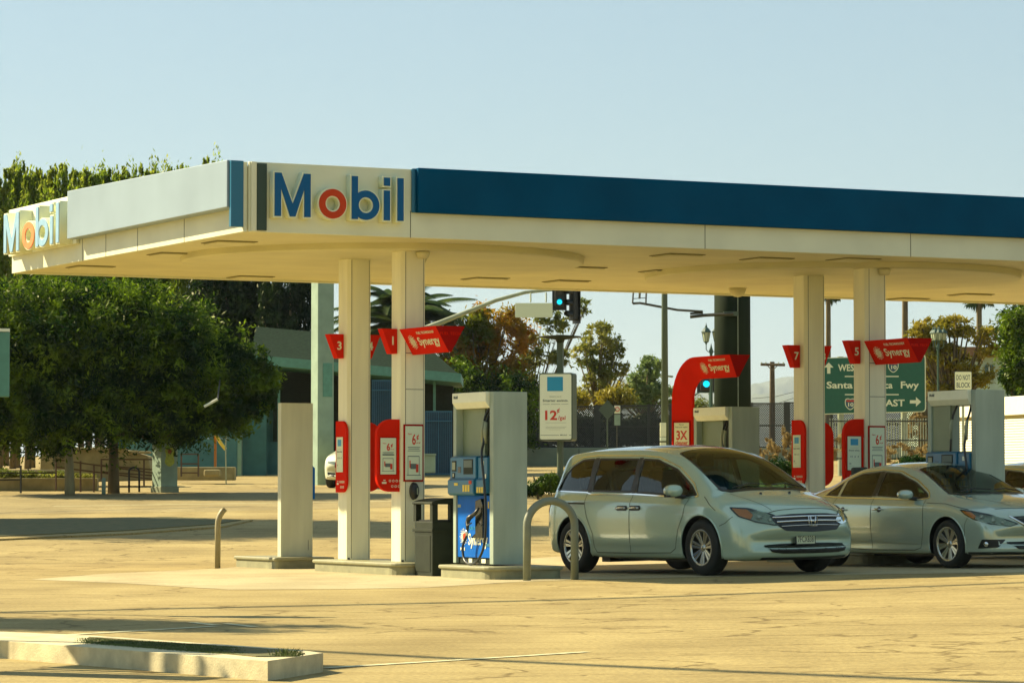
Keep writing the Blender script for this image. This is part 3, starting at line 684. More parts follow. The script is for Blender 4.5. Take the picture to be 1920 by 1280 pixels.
M['trim'] = mat('black_trim', (.012,.014,.012), .35)
M['cabin'] = mat('cabin_dark', (.05,.052,.042), .8)
M['amber'] = mat('amber_lens', (.85,.30,.05), .2)
M['lamp_in'] = mat('lamp_reflector', (.35,.36,.30), .2, metal=.8)
M['mesh_black'] = mat('grille_black', (.008,.01,.009), .4)

def interp(tab, x):                                  # smooth (Catmull-Rom) through key rows: [(x, v...)]
    if x <= tab[0][0]: return list(tab[0][1:])
    if x >= tab[-1][0]: return list(tab[-1][1:])
    for i in range(len(tab)-1):
        if tab[i][0] <= x <= tab[i+1][0]: break
    a, b = tab[i], tab[i+1]; h = b[0]-a[0]; t = (x-a[0])/h; out = []
    for k in range(1, len(a)):
        m0 = (b[k]-tab[i-1][k])/(b[0]-tab[i-1][0]) if i > 0 else (b[k]-a[k])/h
        m1 = (tab[i+2][k]-a[k])/(tab[i+2][0]-a[0]) if i+2 < len(tab) else (b[k]-a[k])/h
        d = (b[k]-a[k])/h
        if d == 0: m0 = m1 = 0
        else:
            m0 = max(-3*abs(d), min(3*abs(d), m0)) if m0*d > 0 else 0
            m1 = max(-3*abs(d), min(3*abs(d), m1)) if m1*d > 0 else 0
        out.append((2*t**3-3*t*t+1)*a[k]+(t**3-2*t*t+t)*h*m0+(-2*t**3+3*t*t)*b[k]+(t**3-t*t)*h*m1)
    return out
def in_poly(x, z, poly):
    c = False; n = len(poly); j = n-1
    for i in range(n):
        if (poly[i][1] > z) != (poly[j][1] > z) and x < (poly[j][0]-poly[i][0])*(z-poly[i][1])/(poly[j][1]-poly[i][1])+poly[i][0]: c = not c
        j = i
    return c
def near_on(x, z, poly):
    best = None
    for i in range(len(poly)):
        a, b = poly[i], poly[(i+1)%len(poly)]; dx, dz = b[0]-a[0], b[1]-a[1]; l = dx*dx+dz*dz or 1e-9
        t = max(0, min(1, ((x-a[0])*dx+(z-a[1])*dz)/l)); p = (a[0]+t*dx, a[1]+t*dz); d = (p[0]-x)**2+(p[1]-z)**2
        if best is None or d < best[0]: best = (d, p)
    return best[1], math.sqrt(best[0])
def smooth_poly(pts, n=5):                           # rounded closed outline through the points
    out = []; m = len(pts)
    for i in range(m):
        p0, p1, p2, p3 = [Vector(pts[(i+k-1)%m]) for k in range(4)]
        for k in range(n):
            t = k/n; out.append(tuple(.5*((2*p1)+(-p0+p2)*t+(2*p0-5*p1+4*p2-p3)*t*t+(-p0+3*p1-3*p2+p3)*t**3)))
    return out
def round_poly(pts, r, n=4):
    out = []; m = len(pts)
    for i in range(m):
        p0, p1, p2 = Vector(pts[i-1]), Vector(pts[i]), Vector(pts[(i+1)%m])
        rr = min(r, (p0-p1).length*.45, (p2-p1).length*.45); a = p1+(p0-p1).normalized()*rr; b = p1+(p2-p1).normalized()*rr
        for k in range(n+1):
            t = k/n; out.append(tuple(a*(1-t)**2+p1*2*t*(1-t)+b*t*t))
    return out

class Car:
    """x forward (0 = tail), y left, z up. keys: x, zb, zm, zs, zr, zt, wb, wm, ws, wr"""
    def __init__(s, keys, L, bow_f, bow_r, nx=250, crease=None):
        s.L = L; s.keys = keys
        xs_ = list(np.linspace(0, L, nx)); rows = []
        for x in xs_:
            zb, zm, zs, zr, zt, wb, wm, ws, wr = interp(keys, x)
            cp = [(0, zb), (wb*.6, zb), (wb, zb+.012), (wb+(wm-wb)*.75, zb+(zm-zb)*.35), (wm, zm), (wm-(wm-ws)*.22, zm+(zs-zm)*.72), (ws, zs), (wr+(ws-wr)*.50+.014, zs+(zr-zs)*.5), (wr, zr), (wr*.86, zr+(zt-zr)*.42), (wr*.5, zr+(zt-zr)*.84), (0, zt)]
            seg = [3, 3, 6, 10, 10, 7, 12, 12, 6, 8, 8]; pr = []
            for i in range(len(cp)-1):
                p0 = Vector(cp[i-1]) if i else Vector((-cp[1][0], cp[1][1])); p1 = Vector(cp[i]); p2 = Vector(cp[i+1]); p3 = Vector(cp[i+2]) if i+2 < len(cp) else Vector((-cp[-2][0], cp[-2][1]))
                # soften the tangent where it would overshoot at the belt
                for k in range(seg[i]):
                    t = k/seg[i]; q = .5*((2*p1)+(-p0+p2)*t+(2*p0-5*p1+4*p2-p3)*t*t+(-p0+3*p1-3*p2+p3)*t**3); pr.append((q.x, q.y))
            pr.append(cp[-1])
            row = []
            for (y, z) in pr:
                ff = max(0, (x-(L-1.1))/1.1); fr = max(0, (.7-x)/.7)
                xx = x - bow_f*ff*min(1, abs(y)/1.0)**2.6 + bow_r*fr*min(1, abs(y)/1.0)**2.6
                row.append((xx, y, z))
            rows.append(row)
        b = bmesh.new(); npf = len(rows[0]); V = []
        for row in rows:
            right = [b.verts.new((p[0], -p[1], p[2])) for p in row]
            left = [right[0]] + [b.verts.new(p) for p in row[1:-1]] + [right[-1]]
            V.append((right, left))
        for i in range(len(V)-1):
            for side in (0, 1):
                A_, B_ = V[i][side], V[i+1][side]
                for k in range(npf-1):
                    q = (A_[k], A_[k+1], B_[k+1], B_[k]); b.faces.new(q if side == 0 else q[::-1])
        for row in (V[0], V[-1]):
            for k in range(npf-2):
                vs = [row[0][k], row[0][k+1], row[1][k+1], row[1][k]]; vs2 = []
                for v in vs:
                    if v not in vs2: vs2.append(v)
                if len(vs2) > 2: b.faces.new(vs2)
            b.faces.new([row[0][-2], row[0][-1], row[1][-2]])
        bmesh.ops.recalc_face_normals(b, faces=b.faces)
        s.bm = b; s.bvh = BVHTree.FromBMesh(b); s.rows = rows
    def side(s, x, z, sgn=-1, off=0):                # point on the flank
        h = s.bvh.ray_cast(Vector((x, sgn*3, z)), Vector((0, -sgn, 0)))
        if h[0] is None: return Vector((x, sgn*.5, z))
        return h[0] + h[1]*off*(1 if h[1].y*sgn > 0 else -1)
    def front(s, y, z, off=0):
        h = s.bvh.ray_cast(Vector((s.L+2, y, z)), Vector((-1, 0, 0)))
        if h[0] is None: return Vector((s.L, y, z))
        return h[0] + h[1]*off*(1 if h[1].x > 0 else -1)
    def obl(s, u, z, sgn=-1, off=0, ang=45):         # a diagonal view of the front corner: u runs across that view
        d = Vector((math.cos(R(ang)), sgn*math.sin(R(ang)), 0)); t = Vector((-sgn*0 - math.sin(R(ang))*1, sgn*math.cos(R(ang)), 0))
        o = Vector((s.L-.6, sgn*.45, 0)) + t*u + Vector((0,0,z)) + d*4
        h = s.bvh.ray_cast(o, -d)
        if h[0] is None: return o - d*4
        return h[0] + h[1]*off*(1 if h[1].dot(d) > 0 else -1)
    def top(s, x, y, off=0):
        h = s.bvh.ray_cast(Vector((x, y, 4)), Vector((0, 0, -1)))
        if h[0] is None: return Vector((x, y, 1))
        return h[0] + h[1]*off*(1 if h[1].z > 0 else -1)
    def cut_side(s, poly, snap=.03, both=True):
        b = s.bm; X = [p[0] for p in poly]; Z = [p[1] for p in poly]; kill = []
        for f in b.faces:
            c = f.calc_center_median()
            if abs(c.y) > .45 and min(X) < c.x < max(X) and min(Z) < c.z < max(Z) and in_poly(c.x, c.z, poly): kill.append(f)
        bmesh.ops.delete(b, geom=kill, context='FACES')
        for v in [v for v in b.verts if v.is_boundary and abs(v.co.y) > .45]:
            p, d = near_on(v.co.x, v.co.z, poly)
            if d < snap:
                q = s.side(p[0], p[1], 1 if v.co.y > 0 else -1)
                if (q-v.co).length < .12: v.co = q
    def cut_top(s, poly):                            # windscreen opening, seen from above
        b = s.bm; kill = []; X = [p[0] for p in poly]
        for f in b.faces:
            c = f.calc_center_median()
            if c.z > .8 and f.normal.z > .1 and min(X) < c.x < max(X) and in_poly(c.x, c.y, poly): kill.append(f)
        bmesh.ops.delete(b, geom=kill, context='FACES')
        for v in [v for v in b.verts if v.is_boundary and v.co.z > .8]:
            p, d = near_on(v.co.x, v.co.y, poly)
            if d < .03:
                q = s.top(p[0], p[1])
                if (q-v.co).length < .08: v.co = q
    def patch(s, poly, proj, name, m, parent, off=.004, cell=.05, smooth=True, thick=0):
        b = bmesh.new(); b.faces.new([b.verts.new((p[0], p[1], 0)) for p in poly]); bmesh.ops.triangulate(b, faces=b.faces[:])
        X = [p[0] for p in poly]; Y = [p[1] for p in poly]
        for v in np.arange(min(X), max(X), cell)[1:]: bmesh.ops.bisect_plane(b, geom=b.verts[:]+b.edges[:]+b.faces[:], plane_co=(v,0,0), plane_no=(1,0,0))
        for v in np.arange(min(Y), max(Y), cell)[1:]: bmesh.ops.bisect_plane(b, geom=b.verts[:]+b.edges[:]+b.faces[:], plane_co=(0,v,0), plane_no=(0,1,0))
        uv = [(v, v.co.copy()) for v in b.verts]
        for v, c in uv: v.co = proj(c.x, c.y, off)
        if thick:
            r = bmesh.ops.extrude_face_region(b, geom=b.faces[:])
            nv = [g for g in r['geom'] if isinstance(g, bmesh.types.BMVert)]
            c0 = sum((v.co for v in nv), Vector())/len(nv); n = sum((f.normal for f in b.faces), Vector()).normalized()
            for v in nv: pass
        bmesh.ops.recalc_face_normals(b, faces=b.faces)
        me = bpy.data.meshes.new(name); b.to_mesh(me); b.free()
        if smooth: me.polygons.foreach_set('use_smooth', [True]*len(me.polygons))
        return link(name, me, m, parent)
    def ring(s, poly, w, proj, name, m, parent, off=.006):    # a strip along a closed outline
        n = len(poly); V = []; Fc = []
        cx = sum(p[0] for p in poly)/n; ar = sum(poly[i][0]*poly[(i+1)%n][1]-poly[(i+1)%n][0]*poly[i][1] for i in range(n)); sg = 1 if ar > 0 else -1
        for i in range(n):
            a = Vector(poly[i-1]); c = Vector(poly[(i+1)%n]); t = (c-a).normalized(); nn = Vector((-t.y, t.x))*sg
            p = Vector(poly[i]); q = p+nn*w; V += [proj(p.x, p.y, off), proj(q.x, q.y, off)]
        for i in range(n): j = (i+1)%n; Fc.append((2*i, 2*j, 2*j+1, 2*i+1))
        me = bpy.data.meshes.new(name); me.from_pydata(V, [], Fc); return link(name, me, m, parent)
    def ribbon(s, pts, w, proj, name, m, parent, off=.003, step=.04):
        P_ = [];
        for i in range(len(pts)-1):
            a, c = Vector(pts[i]), Vector(pts[i+1]); k = max(1, int((c-a).length/step))
            P_ += [a+(c-a)*j/k for j in range(k)]
        P_.append(Vector(pts[-1])); V = []; Fc = []
        for i, p in enumerate(P_):
            t = (P_[min(i+1, len(P_)-1)]-P_[max(i-1, 0)]).normalized(); nn = Vector((-t.y, t.x))*w/2
            V += [proj(p.x-nn.x, p.y-nn.y, off), proj(p.x+nn.x, p.y+nn.y, off)]
            if i: Fc.append((2*i-2, 2*i, 2*i+1, 2*i-1))
        me = bpy.data.meshes.new(name); me.from_pydata(V, [], Fc); return link(name, me, m, parent)
    def finish(s, m, parent, name='body'):
        me = bpy.data.meshes.new(name); s.bm.to_mesh(me); me.polygons.foreach_set('use_smooth', [True]*len(me.polygons)); return link(name, me, m, parent)

def wheel(parent, x, y, r, rr, spokes, twin=.0, w=.22):
    """outer face toward sign(y)"""
    s = 1 if y > 0 else -1
    o = bpy.data.objects.new('wheel', None); COL.objects.link(o); o.parent = parent; o.location = (x, y, r)
    b = MB(); h = w/2
    b.lathe([(rr-.01, -h+.02), (rr+.02, -h), (r-.03, -h), (r-.006, -h+.03), (r, -h+.06), (r, h-.06), (r-.006, h-.03), (r-.03, h), (rr+.02, h), (rr-.005, h-.02)], n=48, axis='y', caps=False); b.build('tyre', M['tyre'], o, smooth=True)
    b = MB(); b.lathe([(rr+.004, s*(h-.006)), (rr-.012, s*(h-.002)), (rr-.022, s*(h-.022))], n=48, axis='y', caps=False); rim = b.build('rim', M['rim'], o, smooth=True)
    MB().lathe([(rr-.022, s*(h-.023)), (rr-.035, s*(h-.09)), (rr-.035, -s*h*.6)], n=40, axis='y', caps=False).build('barrel', M['trim'], rim, smooth=True)
    b = MB()
    for k in range(spokes):
        for t in ((-twin, twin) if twin else (0,)):
            a = 2*PI*(k+.25)/spokes
            def pt(rad, off, dep): 
                aa = a + off/rad; return (rad*math.cos(aa), s*dep, rad*math.sin(aa))
            i0, o0 = .045, rr-.016; wi, wo = .014, .029
            ti, to = t*.35, t
            b.hexa([pt(i0, ti-wi, h-.085), pt(o0, to-wo, h-.06), pt(o0, to+wo, h-.06), pt(i0, ti+wi, h-.085), pt(i0, ti-wi*.8, h-.045), pt(o0, to-wo*.75, h-.014), pt(o0, to+wo*.75, h-.014), pt(i0, ti+wi*.8, h-.045)])
    b.build('spokes', M['rim'], rim, .003)
    b = MB(); b.lathe([(0, s*(h-.03)), (.03, s*(h-.03)), (.055, s*(h-.045)), (.06, s*(h-.09))], n=20, axis='y'); b.build('hub_cap', M['rim'], rim, smooth=True)
    MB().lathe([(0, s*(h-.12)), (rr-.04, s*(h-.12)), (rr-.04, -s*h*.5)], n=30, axis='y').build('brake_disc', M['trim'], o)
    return o
def arch_poly(x, r, R_, zlow): return [(x-R_*1.0, zlow)] + [(x-R_*math.cos(R(t)), r+R_*math.sin(R(t))) for t in range(0, 181, 6)] + [(x+R_*1.0, zlow)]

def interior(o, x_seats, zf, zseat, wid, dash_x, zdash, x0, x1):
    b = MB(); b.box(x0, -wid, zf-.06, x1, wid, zf); b.build('floor_pan', M['cabin'], o)
    for xs_ in x_seats:
        for y in ((-.38, .38)):
            b = MB(); b.box(xs_-.1, y-.25, zf, xs_+.40, y+.25, zseat); b.hexa([(xs_-.16,y-.25,zseat-.02),(xs_+.0,y-.25,zseat-.02),(xs_+.0,y+.25,zseat-.02),(xs_-.16,y+.25,zseat-.02),(xs_-.30,y-.22,zseat+.56),(xs_-.20,y-.22,zseat+.56),(xs_-.20,y+.22,zseat+.56),(xs_-.30,y+.22,zseat+.56)])
            st = b.build('seat', M['cabin'], o, .04); MB().box(xs_-.33, y-.13, zseat+.59, xs_-.23, y+.13, zseat+.78).build('headrest', M['cabin'], st, .03)
    b = MB(); b.prism([(dash_x-.05, zf+.2), (dash_x-.12, zdash-.08), (dash_x-.02, zdash), (dash_x+.45, zdash-.02), (dash_x+.45, zf+.2)], -wid, wid, 'y'); b.build('dashboard', M['cabin'], o, .02)
    b = MB(); sw = [(0, .18*math.cos(R(t)), .18*math.sin(R(t))) for t in range(0, 361, 20)]; b.tube(sw, .014, 8, False); b.tube([(0,-.17,0),(0,.17,0)], .018, 6)
    b.build('steering_wheel', M['trim'], o, smooth=True, mw=Matrix.Translation((dash_x-.22, .38, zdash-.02)) @ Matrix.Rotation(R(-25), 4, 'Y'))

# ---------------------------------------------------- minivan
def build_van():
    o = thing('minivan', 'silver green minivan with grey sunroof parked at the pump, nose to the right', 'minivan', (0,0,0), 0)
    L = 5.15; r = .372; xr, xf = .98, 3.99
    keys = [ #x    zb   zm   zs    zr    zt    wb   wm   ws   wr
        (0.00, .52, .62, .72, .80, .82, .70, .80, .76, .60),
        (0.04, .36, .62, .88, .98, 1.00, .74, .86, .80, .64),
        (0.12, .29, .62, .98, 1.15, 1.22, .80, .92, .84, .66),
        (0.25, .27, .62, 1.05, 1.42, 1.52, .86, .965, .88, .66),
        (0.42, .26, .64, 1.08, 1.58, 1.665, .88, .99, .91, .69),
        (0.75, .24, .66, 1.095, 1.635, 1.725, .90, 1.0, .925, .72),
        (1.40, .22, .66, 1.09, 1.66, 1.755, .92, 1.005, .93, .735),
        (2.20, .21, .66, 1.07, 1.655, 1.755, .925, 1.005, .93, .735),
        (2.80, .21, .66, 1.045, 1.61, 1.725, .925, 1.005, .93, .725),
        (3.20, .21, .66, 1.025, 1.52, 1.645, .925, 1.005, .93, .715),
        (3.60, .21, .66, 1.01, 1.36, 1.465, .925, 1.005, .925, .73),
        (3.95, .21, .66, 1.00, 1.18, 1.27, .92, 1.005, .92, .76),
        (4.16, .21, .66, .985, 1.07, 1.155, .92, 1.0, .91, .78),
        (4.30, .21, .64, .965, 1.035, 1.11, .91, .99, .90, .76),
        (4.60, .20, .62, .90, .975, 1.04, .90, .98, .885, .72),
        (4.85, .20, .58, .82, .90, .955, .88, .965, .87, .70),
        (5.00, .21, .54, .74, .82, .875, .86, .945, .86, .70),
        (5.09, .24, .50, .66, .73, .77, .83, .92, .84, .68),
        (5.13, .28, .47, .58, .63, .66, .80, .88, .80, .66),
        (5.15, .36, .45, .50, .53, .55, .74, .80, .74, .60)]
    c = Car(keys, L, .42, .22)
    # openings
    def sidep(sg): return lambda x, z, off: c.side(x, z, sg, off)
    front_w = round_poly([(2.42, 1.10), (2.42, 1.575), (2.75, 1.56), (3.22, 1.42), (3.62, 1.20), (3.80, 1.065), (3.60, 1.045)], .03)
    mid_w = round_poly([(1.36, 1.125), (1.36, 1.595), (2.32, 1.58), (2.32, 1.105)], .03)
    rear_w = round_poly([(.42, 1.155), (.56, 1.36), (.72, 1.50), (.95, 1.585), (1.26, 1.595), (1.26, 1.13)], .04)
    bh = BVHTree.FromBMesh(c.bm)
    ws_poly = round_poly([(2.98, -.60), (2.98, .60), (3.45, .665), (4.13, .735), (4.19, 0), (4.13, -.735), (3.45, -.665)], .08)
    c.cut_side(arch_poly(xf, r, .435, .0)); c.cut_side(arch_poly(xr, r, .43, .0))
    for w in (front_w, mid_w, rear_w): c.cut_side(w)
    c.cut_top(ws_poly)
    body = c.finish(M['van_paint'], o)
    for sg in (-1, 1):
        for w, g in ((front_w, 'glass_front'), (mid_w, 'glass_dark'), (rear_w, 'glass_dark')):
            p = c.patch(w, sidep(sg), 'side_window', M[g], o, -.004)
            c.ring(w, .028, sidep(sg), 'window_seal', M['trim'], p, .0015)
        # chrome line around the glasshouse and dark pillars
        c.patch(round_poly([(2.32,1.10),(2.32,1.585),(2.42,1.585),(2.42,1.10)], .01), sidep(sg), 'door_pillar', M['trim'], o, .0025)
        c.patch(round_poly([(1.26,1.12),(1.26,1.60),(1.36,1.60),(1.36,1.12)], .01), sidep(sg), 'door_pillar', M['trim'], o, .0025)
        c.ribbon([(.40,1.145),(1.25,1.118),(1.38,1.088),(2.4,1.088),(3.62,1.032),(3.84,1.050)], .018, sidep(sg), 'chrome_strip', M['chrome'], o, .008)
        c.ribbon([(.40,1.145),(.54,1.37),(.70,1.52),(.94,1.61),(1.3,1.628),(2.4,1.61),(2.77,1.585),(3.25,1.445),(3.65,1.22),(3.84,1.05)], .014, sidep(sg), 'chrome_strip', M['chrome'], o, .008)
        c.ribbon([(2.37,1.09),(2.37,.30)], .010, sidep(sg), 'door_seam', M['seam'], o)
        c.ribbon([(1.26,1.11),(1.28,.95),(1.34,.78),(1.48,.55),(1.50,.36),(1.56,.29),(2.37,.29),(3.30,.30),(3.42,.36),(3.50,.60),(3.62,.80),(3.66,1.03)], .010, sidep(sg), 'door_seam', M['seam'], o)
        c.ribbon([(.30,.985),(1.27,.965)], .022, sidep(sg), 'slide_rail', M['seam'], o)
        c.ribbon([(1.56,.415),(3.36,.405)], .012, sidep(sg), 'door_crease', M['van_paint'], o, .010)
        c.ribbon([(1.45,.245),(3.52,.245)], .07, sidep(sg), 'sill', M['trim'], o, .004)
        c.ribbon([(3.96,1.045),(4.30,.86)], .008, sidep(sg), 'bonnet_seam', M['seam'], o)
        c.ribbon([(4.40,.66),(4.52,.70),(4.62,.78)], .008, sidep(sg), 'bumper_seam', M['seam'], o)
        for hx in (2.19, 2.50):
            p = c.side(hx, .90, sg, .012)
            b = MB(); b.tube([p+Vector((-.11,0,0)), p+Vector((-.10,sg*.022,.0)), p+Vector((0,sg*.03,.004)), p+Vector((.10,sg*.022,0)), p+Vector((.11,0,0))], [.010,.014,.016,.014,.010], 8)
            b.build('door_handle', M['chrome'], o, smooth=True)
            c.patch([(hx-.10+.03*math.cos(R(t))*1.0+(.20 if math.cos(R(t)) > 0 else 0), .90+.035*math.sin(R(t))) for t in range(0, 360, 20)], sidep(sg), 'handle_recess', M['trim'], o, .004)
        # wheel arch lips and liners
        for xx, rr_ in ((xf, .435), (xr, .43)):
            b = MB(); pts = [c.side(xx-rr_*math.cos(R(t)), r+rr_*math.sin(R(t)), sg, .002) for t in range(-18, 199, 8)]
            b.tube(pts, .012, 6); b.build('arch_lip', M['van_paint'], o, smooth=True)
            b = MB(); V1 = []; V2 = []
            for t in range(-20, 201, 10):
                x_, z_ = xx-(rr_)*math.cos(R(t)), r+(rr_)*math.sin(R(t)); yy = c.side(x_, z_, sg).y
                V1.append(b.b.verts.new((x_, yy-sg*.005, z_))); V2.append(b.b.verts.new((x_, sg*.45, z_)))
            for i in range(len(V1)-1): b.b.faces.new((V1[i], V1[i+1], V2[i+1], V2[i]))
            b.b.faces.new(V2); b.build('wheel_liner', M['trim'], o)
        # lamps
        hl = round_poly([(.04,.90),(.30,.885),(.62,.80),(.78,.70),(.66,.655),(.40,.70),(.16,.78)], .03)
        def ob(u, z, off, sg=sg): return c.obl(-.50+u, z, sg, off, 38) if False else c.obl(.42-u, z, sg, off, 38)
        hx_ = o
        lamp = c.patch(hl, ob, 'headlight', M['lamp_in'], o, .004, .03)
        c.patch(round_poly([(.08,.885),(.28,.868),(.36,.80),(.33,.74),(.18,.785)], .02), ob, 'indicator', M['amber'], lamp, .008, .03)
        for (u, z, rad) in ((.44,.775,.050),(.58,.735,.035)):
            p = ob(u, z, .006); q = (ob(u+.01, z, .006)-p).cross(ob(u, z+.01, .006)-p).normalized(); 
            d = Vector((math.cos(R(38)), sg*math.sin(R(38)), 0)); q = q if q.dot(d) > 0 else -q
            mw = q.to_track_quat('Z', 'Y').to_matrix().to_4x4(); mw.translation = p
            MB().lathe([(0,.012),(rad*.35,.011),(rad*.7,.002),(rad*.85,.010),(rad*.95,.002)], n=20).build('lamp_bowl', M['lamp_in'], lamp, smooth=True, mw=mw)
        c.patch(hl, ob, 'lens', M['lens'], lamp, .016, .03); c.ring(hl, .012, ob, 'lamp_seal', M['trim'], lamp, .012)
    ws_ = c.patch(ws_poly, lambda x, y, off: c.top(x, y, off), 'windscreen', M['glass_front'], o, -.003, .06)
    c.ring(ws_poly, .035, lambda x, y, off: c.top(x, y, off), 'window_seal', M['trim'], ws_, .0015)
    tp = lambda x, y, off: c.top(x, y, off)
    c.patch([(4.04,-.76),(4.20,-.62),(4.27,0),(4.20,.62),(4.04,.76),(4.13,.60),(4.185,0),(4.13,-.60)], tp, 'cowl', M['trim'], o, .004)
    sr = c.patch(round_poly([(2.02,-.42),(2.02,.42),(2.72,.42),(2.72,-.42)], .06), tp, 'sunroof', M['blackgloss'], o, .004)
    for y in (-1, 1): c.ribbon([(4.22,y*.66),(4.6,y*.60),(4.93,y*.52)], .007, tp, 'bonnet_crease', M['seam'], o, .002)
    c.ribbon([(4.935,-.60),(4.99,-.3),(5.005,0),(4.99,.3),(4.935,.60)], .009, tp, 'bonnet_seam', M['seam'], o, .002)
    for y in (-.3, .18): b = MB(); b.lathe([(0,.02),(.015,.018),(.02,0)], tuple(c.top(4.42, y)), 8); b.build('washer_jet', M['trim'], o)
    for y0, y1 in ((-.55,.05),(.1,.62)):
        b = MB(); b.tube([c.top(4.12, y0, .02), c.top(4.07, (y0+y1)/2, .02), c.top(4.10, y1, .018)], .008, 6); b.build('wiper', M['trim'], o)
    fp = lambda y, z, off: c.front(y, z, off)
    grl = round_poly([(-.60,.775),(-.30,.80),(0,.805),(.30,.80),(.60,.775),(.52,.66),(.42,.585),(0,.565),(-.42,.585),(-.52,.66)], .03)
    g = c.patch(grl, fp, 'grille', M['mesh_black'], o, .006, .04)
    for zz, hw in ((.755,.56),(.70,.52),(.645,.47)):
        pts = [c.front(hw*t, zz+.012*(1-t*t), .016) for t in np.linspace(-1, 1, 25)]
        if zz == .645: pts = pts
        b = MB(); b.tube(pts, .013 if zz > .66 else .006, 6); b.build('grille_bar', M['chrome'], g, smooth=True)
    c.ring(grl, .012, fp, 'grille_surround', M['chrome'] if False else M['trim'], g, .010)
    em = c.front(0, .70, .03)
    b = MB(); # framed H badge
    ey, ez = .075, .062
    b.tube([(em.x, -ey, em.z+ez), (em.x, ey, em.z+ez), (em.x-.004, ey*.86, em.z-ez), (em.x-.004, -ey*.86, em.z-ez), (em.x, -ey, em.z+ez)], .007, 6)
    b.tube([(em.x, -ey*.58, em.z+ez), (em.x, -ey*.32, em.z-ez)], .009, 6); b.tube([(em.x, ey*.58, em.z+ez), (em.x, ey*.32, em.z-ez)], .009, 6); b.tube([(em.x, -ey*.44, em.z), (em.x, ey*.44, em.z)], .009, 6)
    b.build('badge', M['chrome'], g, smooth=True)
    inl = round_poly([(-.66,.40),(-.40,.415),(0,.42),(.40,.415),(.66,.40),(.60,.315),(.46,.295),(0,.29),(-.46,.295),(-.60,.315)], .02)
    c.patch(inl, fp, 'lower_intake', M['mesh_black'], o, .014, .02)
    c.ribbon([(-.70,.235),(0,.225),(.70,.235)], .03, fp, 'chin_spoiler', M['trim'], o, .010)
    pf = c.front(0, .49, .02); 
    b = MB(); b.box(-.165, -.085, -.006, .165, .085, .0); 
    mwp = frame((c.front(0,.5).x+.02, 0, .485), (0,1,0), (-.05,0,1)); pl = b.build('plate_frame', M['trim'], o, mw=mwp)
    MB().box(-.15, -.075, .0005, .15, .075, .003).build('number_plate', M['paper'], pl)
    text_obj('7FCX838', .11, M['trim'], Matrix.Translation((0,-.052,.0035)), pl, 'lettering', 0, .26, .0005)
    text_obj('California', .03, M['inkred'], Matrix.Translation((0,.045,.0035)), pl, 'lettering', 0, .1, .0005)
    for sg in (-1, 1):                                # mirrors
        p = c.side(3.55, 1.08, sg)
        b = MB(); b.lathe([(0,-.13),(.06,-.125),(.085,-.08),(.092,0),(.085,.06),(.07,.09),(0,.10)], n=20, axis='y')
        for v in b.b.verts: v.co.z *= .92; v.co.x = v.co.x*1.0 + (.02 if v.co.x > 0 else 0); 
        mi = b.build('mirror', M['van_paint'], o, smooth=True, mw=Matrix.Translation((3.48, sg*(abs(p.y)+.15), 1.13)) )
        b = MB(); b.box(-.03, -.06 if sg > 0 else -.14, -.085, .05, .14 if sg > 0 else .06, -.06); b.tube([(0.0, -sg*.02, -.07), (.08, -sg*.18, -.09)], .03, 8); b.build('mirror_foot', M['trim'], mi)
        b = MB(); b.box(-.088,-.10,-.06,-.078,.08,.065); b.build('mirror_glass', M['blackgloss'], mi)
        c.patch(round_poly([(.05,.80),(.05,1.02),(.30,1.02),(.30,.86)], .03), lambda x, z, off, sg=sg: c.side(x, z, sg, off), 'tail_light', M['letterred'], o, .005)
    for x in (xr, xf):
        for y in (-.875, .875): wheel(o, x, y, r, .238, 7, .032, .235)
    b = MB(); b.box(.5, -.80, .24, 4.7, .80, .30); b.box(.9, -.45, .14, 1.1, .45, .25); b.box(1.5,-.5,.17,3.4,.5,.25); b.build('underbody', M['trim'], o)
    interior(o, (2.55, 1.65, .85), .42, .86, .86, 3.5, 1.03, .35, 4.1)
    return o
van = build_van()
ph = R(33); hv = Vector((math.sin(ph), -math.cos(ph), 0)); lat = Vector((math.cos(ph), math.sin(ph), 0))
fw = Vector((2.60, 44.3, 0))                          # near front wheel (the car's right side, local y = -.875)
def place_car(o, fw, ph, xf, yw):
    h = Vector((math.sin(ph), -math.cos(ph), 0)); rz = math.atan2(h.y, h.x)
    M3 = Matrix.Rotation(rz, 3, 'Z'); off = M3 @ Vector((xf, yw, 0)); p = fw - off
    o.rotation_euler = (0, 0, rz); o.location = (p.x, p.y, 0)
    # set on the sloping ground: heights under three wheels
    f = ground(fw.x, fw.y); rw = p + M3 @ Vector((.98, yw, 0)); fo = p + M3 @ Vector((xf, -yw, 0))
    gr, go = ground(rw.x, rw.y), ground(fo.x, fo.y)
    pitch = math.atan2(f-gr, xf-.98); roll = math.atan2(go-f, 2*abs(yw))
    o.rotation_mode = 'XYZ'; rot = Matrix.Rotation(rz, 4, 'Z') @ Matrix.Rotation(-pitch, 4, 'Y') @ Matrix.Rotation(roll, 4, 'X')
    o.matrix_world = Matrix.Identity(4); o.rotation_euler = rot.to_euler(); q = rot.to_3x3() @ Vector((xf, yw, 0)); o.location = Vector((fw.x, fw.y, f)) - q
place_car(van, fw, ph, 3.99, -.875)
